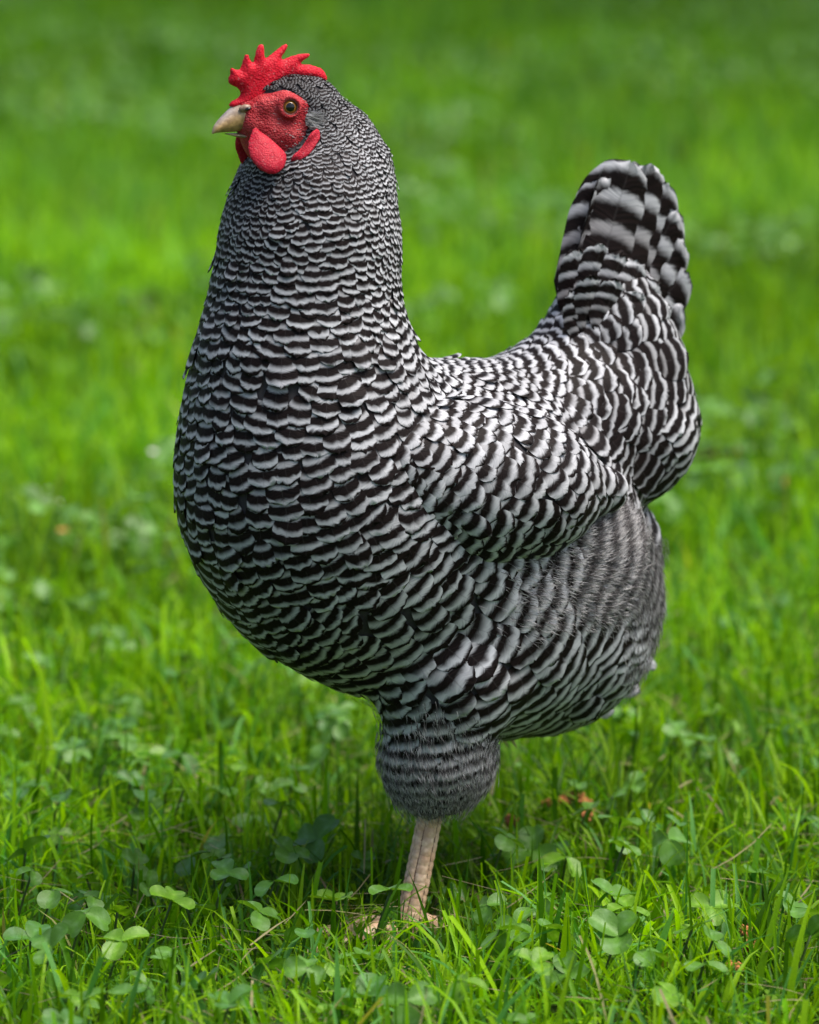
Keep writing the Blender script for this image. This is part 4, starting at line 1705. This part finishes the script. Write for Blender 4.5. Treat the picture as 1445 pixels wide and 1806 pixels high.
# grey ear tuft: a brush of small barbs
V, F = [], []
off = 0
C = []
for sd in (1, -1):
    q0 = body.trace(552, 212)
    for k in range(420):
        th_, rd_ = rng.random() * 6.283, rng.random() ** 0.5
        a = np.array([547 + 9 * rd_ * math.cos(th_), 211 + 15 * rd_ * math.sin(th_)])
        base = HEAD.px(a[0], a[1], float(HEAD.fu(q0)[1]) + 0.0035 - 0.004 * rng.random())
        d = -HEAD.h * 1.0 + HEAD.s * rng.uniform(0.0, 0.25) + np.array([0, 0, rng.normal(-0.2, 0.25)])
        d = d / np.linalg.norm(d) * rng.uniform(0.004, 0.0085)
        sv = np.cross(d, HEAD.s)
        sv = sv / np.linalg.norm(sv) * 0.00022
        tri = np.array([base - sv, base + sv, base + d + HEAD.s * 0.0005])
        if sd < 0:
            tri = HEAD.mirror(tri)
        V.append(tri)
        F.append([off, off + 1, off + 2])
        off += 3
        C.append(np.tile(np.array((0.42, 0.41, 0.42)) * rng.uniform(0.1, 1.4) ** 1.4, (3, 1)))
et = mesh_obj('ear_tuft', np.concatenate(V), np.array(F), M_FLUFF, hen, False, {'col': np.concatenate(C)})
tag(et, 'grey bristly ear tuft behind the eye', kind='stuff')

# bristles dotted over the bare face
V, F, C = [], [], []
off = 0
FN = None
m = rng.choice(len(FV), 900)
for i in m:
    p = FV[i]
    f, l, u = HEAD.fu(p)
    if min(np.linalg.norm(p - EC[0][0]), np.linalg.norm(p - EC[1][0])) < 0.0075:
        continue
    d = -HEAD.h + np.array([0, 0, rng.normal(-0.3, 0.4)]) + HEAD.s * np.sign(l) * 0.35
    d = d / np.linalg.norm(d) * rng.uniform(0.0012, 0.0028)
    sv = np.cross(d, HEAD.s)
    sv = sv / np.linalg.norm(sv) * 0.00018
    V.append(np.array([p - sv, p + sv, p + d]))
    F.append([off, off + 1, off + 2])
    off += 3
    v = 0.03 if rng.random() < 0.6 else 0.5
    C.append(np.full((3, 3), v))
tag(mesh_obj('face_bristles', np.concatenate(V), np.array(F), M_FLUFF, hen, False, {'col': np.concatenate(C)}), kind='stuff')

# ---- beak
def loft(top, bot, width, n, seg, colf, flat_low=0.35):
    T_ = smooth_curve([hp(*p) for p in top], n)
    B_ = smooth_curve([hp(*p) for p in bot], n)
    V, C = [], []
    for i in range(n):
        t = i / (n - 1)
        c = (T_[i] + B_[i]) / 2
        v = (T_[i] - B_[i]) / 2
        w = width(t)
        for k in range(seg):
            a = 2 * math.pi * k / seg
            ca, sa = math.cos(a), math.sin(a)
            V.append(c + v * (abs(sa) ** 0.9 * np.sign(sa)) + HEAD.s * (w * ca * (1.0 if sa < 0 else (1 - 0.25 * sa * sa))))
            C.append(colf(t, sa))
    V.append((T_[0] + B_[0]) / 2); C.append(colf(0, 0))
    V.append((T_[-1] + B_[-1]) / 2); C.append(colf(1, 0))
    F = grid_faces(seg, n, 0, True)
    k = np.arange(seg)
    cap = np.concatenate([np.stack([np.full(seg, n * seg), (k + 1) % seg, k], 1), np.stack([np.full(seg, n * seg + 1), (n - 1) * seg + k, (n - 1) * seg + (k + 1) % seg], 1)])
    return np.array(V), [F, cap], np.array(C)


def lerp3(a, b, t):
    t = min(max(t, 0), 1)
    return tuple(x * (1 - t) + y * t for x, y in zip(a, b))


def up_col(t, sa):
    horn = lerp3((0.42, 0.26, 0.12), (0.58, 0.38, 0.13), t)
    slate = (0.36, 0.34, 0.36)
    k = max(0.0, min(1.0, (sa - 0.25) * 1.8)) * max(0, min(1, (0.80 - abs(t - 0.50)) * 1.4)) * (0.9 if t < 0.85 else 0.4)
    return lerp3(horn, slate, k * 0.8)


V, F, C = loft(zp([(330, 470), (285, 482), (250, 500), (215, 530), (170, 578), (140, 620), (124, 668)]), zp([(440, 622), (380, 640), (320, 652), (260, 658), (200, 662), (150, 666), (124, 674)]),
               lambda t: 0.0082 * (1 - t) ** 0.62 * (1 - 0.1 * t) + 0.0003, 22, 18, up_col)
ub = mesh_obj('upper_beak', V, F, M_HORN, hen, True, {'col': C})
tag(ub, 'horn coloured curved upper beak with a grey ridge')
V, F, C = loft(zp([(450, 640), (390, 652), (330, 664), (270, 668), (205, 668)]), zp([(450, 705), (390, 706), (330, 700), (272, 690), (208, 674)]),
               lambda t: 0.0078 * (1 - t) ** 0.6 + 0.0003, 16, 14, lambda t, sa: lerp3((0.22, 0.15, 0.12), (0.48, 0.36, 0.20), t))
mesh_obj('lower_beak', V, F, M_HORN, hen, True, {'col': C})
# nostril covers
for sd in (1, -1):
    a0 = HEAD.px(*zp([(295, 518)])[0], 0.0050)
    a1 = HEAD.px(*zp([(372, 500)])[0], 0.0068)
    pts = np.linspace(a0, a1, 8)
    if sd < 0:
        pts = HEAD.mirror(pts)
    V, F = tube(pts, [0.0006, 0.0014, 0.0018, 0.0020, 0.0020, 0.0018, 0.0014, 0.0006], 10)
    no = mesh_obj('nostril', V, F, M_HORN, hen, True, {'col': np.tile((0.30, 0.20, 0.14), (len(V), 1))})
    b0 = HEAD.px(*zp([(335, 520)])[0], 0.0084)
    b1 = HEAD.px(*zp([(372, 508)])[0], 0.0091)
    pts = np.linspace(b0, b1, 5)
    if sd < 0:
        pts = HEAD.mirror(pts)
    V, F = tube(pts, [0.0003, 0.0008, 0.0009, 0.0008, 0.0003], 8)
    mesh_obj('nostril_slit', V, F, M_PUPIL, no)


# ---- legs
def shank_part(top, bottom, r_top, r_bot, toes, front):
    """a scaled shank with front scutes, foot and clawed toes; `front` points to the scutes' side"""
    leg = mesh_obj('shank', *tube(smooth_curve([top, top * 0.6 + bottom * 0.4, top * 0.25 + bottom * 0.75, bottom], 16),
                                  [r_top * (1 - i / 15) + r_bot * (i / 15) + 0.0012 * max(0, (i - 11) / 4) for i in range(16)], 18), M_CREASE, hen)
    tag(leg, 'bare pale shank covered with overlapping scales')
    ax = bottom - top
    Ls = np.linalg.norm(ax)
    ax = ax / Ls
    fr = front - ax * (front @ ax)
    fr /= np.linalg.norm(fr)
    sd = np.cross(ax, fr)
    C0 = smooth_curve([top, top * 0.6 + bottom * 0.4, top * 0.25 + bottom * 0.75, bottom], 40)
    nr = 17
    for i in range(nr):
        t0, t1 = i / nr, (i + 0.93) / nr
        for ci, (a0, a1) in enumerate(((-58, 12), (12, 62), (62, 108), (-108, -58), (108, 150), (-150, -108), (150, 210))):
            a0, a1 = a0 + 2 + random.uniform(-2, 2), a1 - 2 + random.uniform(-2, 2)
            sh = 0.5 / nr * (ci % 2)
            n1, n2 = 6, 4
            V = []
            for jj in range(n2):
                tv = jj / (n2 - 1)
                t = min(max(t0 + (t1 - t0) * tv + sh, 0), 1)
                p = C0[int(t * 39)] * (1 - (t * 39) % 1) + C0[min(int(t * 39) + 1, 39)] * ((t * 39) % 1)
                rr = r_top * (1 - t) + r_bot * t + 0.0012 * max(0, (t - 0.73) / 0.27)
                for kk in range(n1):
                    u = -1 + 2 * kk / (n1 - 1)
                    ang = R(a0 + (a1 - a0) * (kk / (n1 - 1)))
                    edge = 0.0010 * (1 - abs(u) ** 6) * (0.35 + 0.65 * math.sin(math.pi * min(1, 0.15 + tv * 0.75)))
                    bow = 0.0009 * (1 - u * u) * (tv - 0.2)
                    V.append(p + ax * bow + (fr * math.cos(ang) + sd * math.sin(ang)) * (rr + 0.0001 + edge + 0.00025 * tv))
            mesh_obj('scale', np.array(V), grid_faces(n1, n2), M_SHANK, leg)
    for (pts, r0, r1) in toes:
        P = smooth_curve(pts, 14)
        rad = np.linspace(r0, r1, 14) * (1 + 0.10 * np.cos(np.linspace(0, 6 * math.pi, 14)))
        V, F = tube(P, rad, 12)
        toe = mesh_obj('toe', V, F, M_SHANK, leg)
        d = P[-1] - P[-2]
        d /= np.linalg.norm(d)
        cl = smooth_curve([P[-1] - d * 0.002, P[-1] + d * 0.006 + np.array([0, 0, 0.0015]), P[-1] + d * 0.012 - np.array([0, 0, 0.003])], 7)
        V, F = tube(cl, [r1 * 0.75, r1 * 0.72, r1 * 0.62, r1 * 0.5, r1 * 0.36, r1 * 0.2, 0.0002], 8)
        mesh_obj('claw', V, F, M_CLAW, toe)
    return leg


shank_l = 0.032
top = BODY.px(766, 1405, shank_l)
bot = BODY.px(717, 1645, shank_l)
hh = BODY.h
toes = []
for ang, ln in ((-32, .052), (2, .062), (38, .052), (178, .026)):
    d = hh * math.cos(R(ang)) + BODY.s * math.sin(R(ang))
    b0 = bot + np.array([0, 0, -0.002])
    zc = 0.0052
    toes.append(([b0, np.array([*(b0 + d * ln * 0.35)[:2], zc + 0.004]), np.array([*(b0 + d * ln * 0.7)[:2], zc + 0.001]), np.array([*(b0 + d * ln)[:2], zc])], 0.0062, 0.0036))
shank_part(top, bot, 0.0054, 0.0058, toes, hh * 0.75 + BODY.s * 0.75)

# the other leg is drawn up against the belly, toes hanging closed
ftop = BODY.px(845, 1150, -0.045)
fbot = BODY.px(775, 1225, -0.045)
toes = []
for ang in (-18, 0, 18, 170):
    ln = 0.05 if abs(ang) < 90 else 0.024
    d = -hh * 0.55 * math.cos(R(ang)) + BODY.s * math.sin(R(ang)) * 0.5 + np.array([0, 0, -0.55 * math.cos(R(ang))])
    up_ = np.array([0, 0, 1.0])
    toes.append(([fbot, fbot + d * ln * 0.35, fbot + d * ln * 0.7 - hh * 0.004, fbot + d * ln - hh * 0.010], 0.0060, 0.0034))
fl = shank_part(ftop, fbot, 0.0066, 0.0066, toes, hh)
fl['label'] = 'folded far shank tucked under the belly'
print('depths', depth(EC[0][0])-DIST, depth(body.trace(500,800))-DIST, depth(bot)-DIST, depth(BODY.px(1120,400))-DIST)
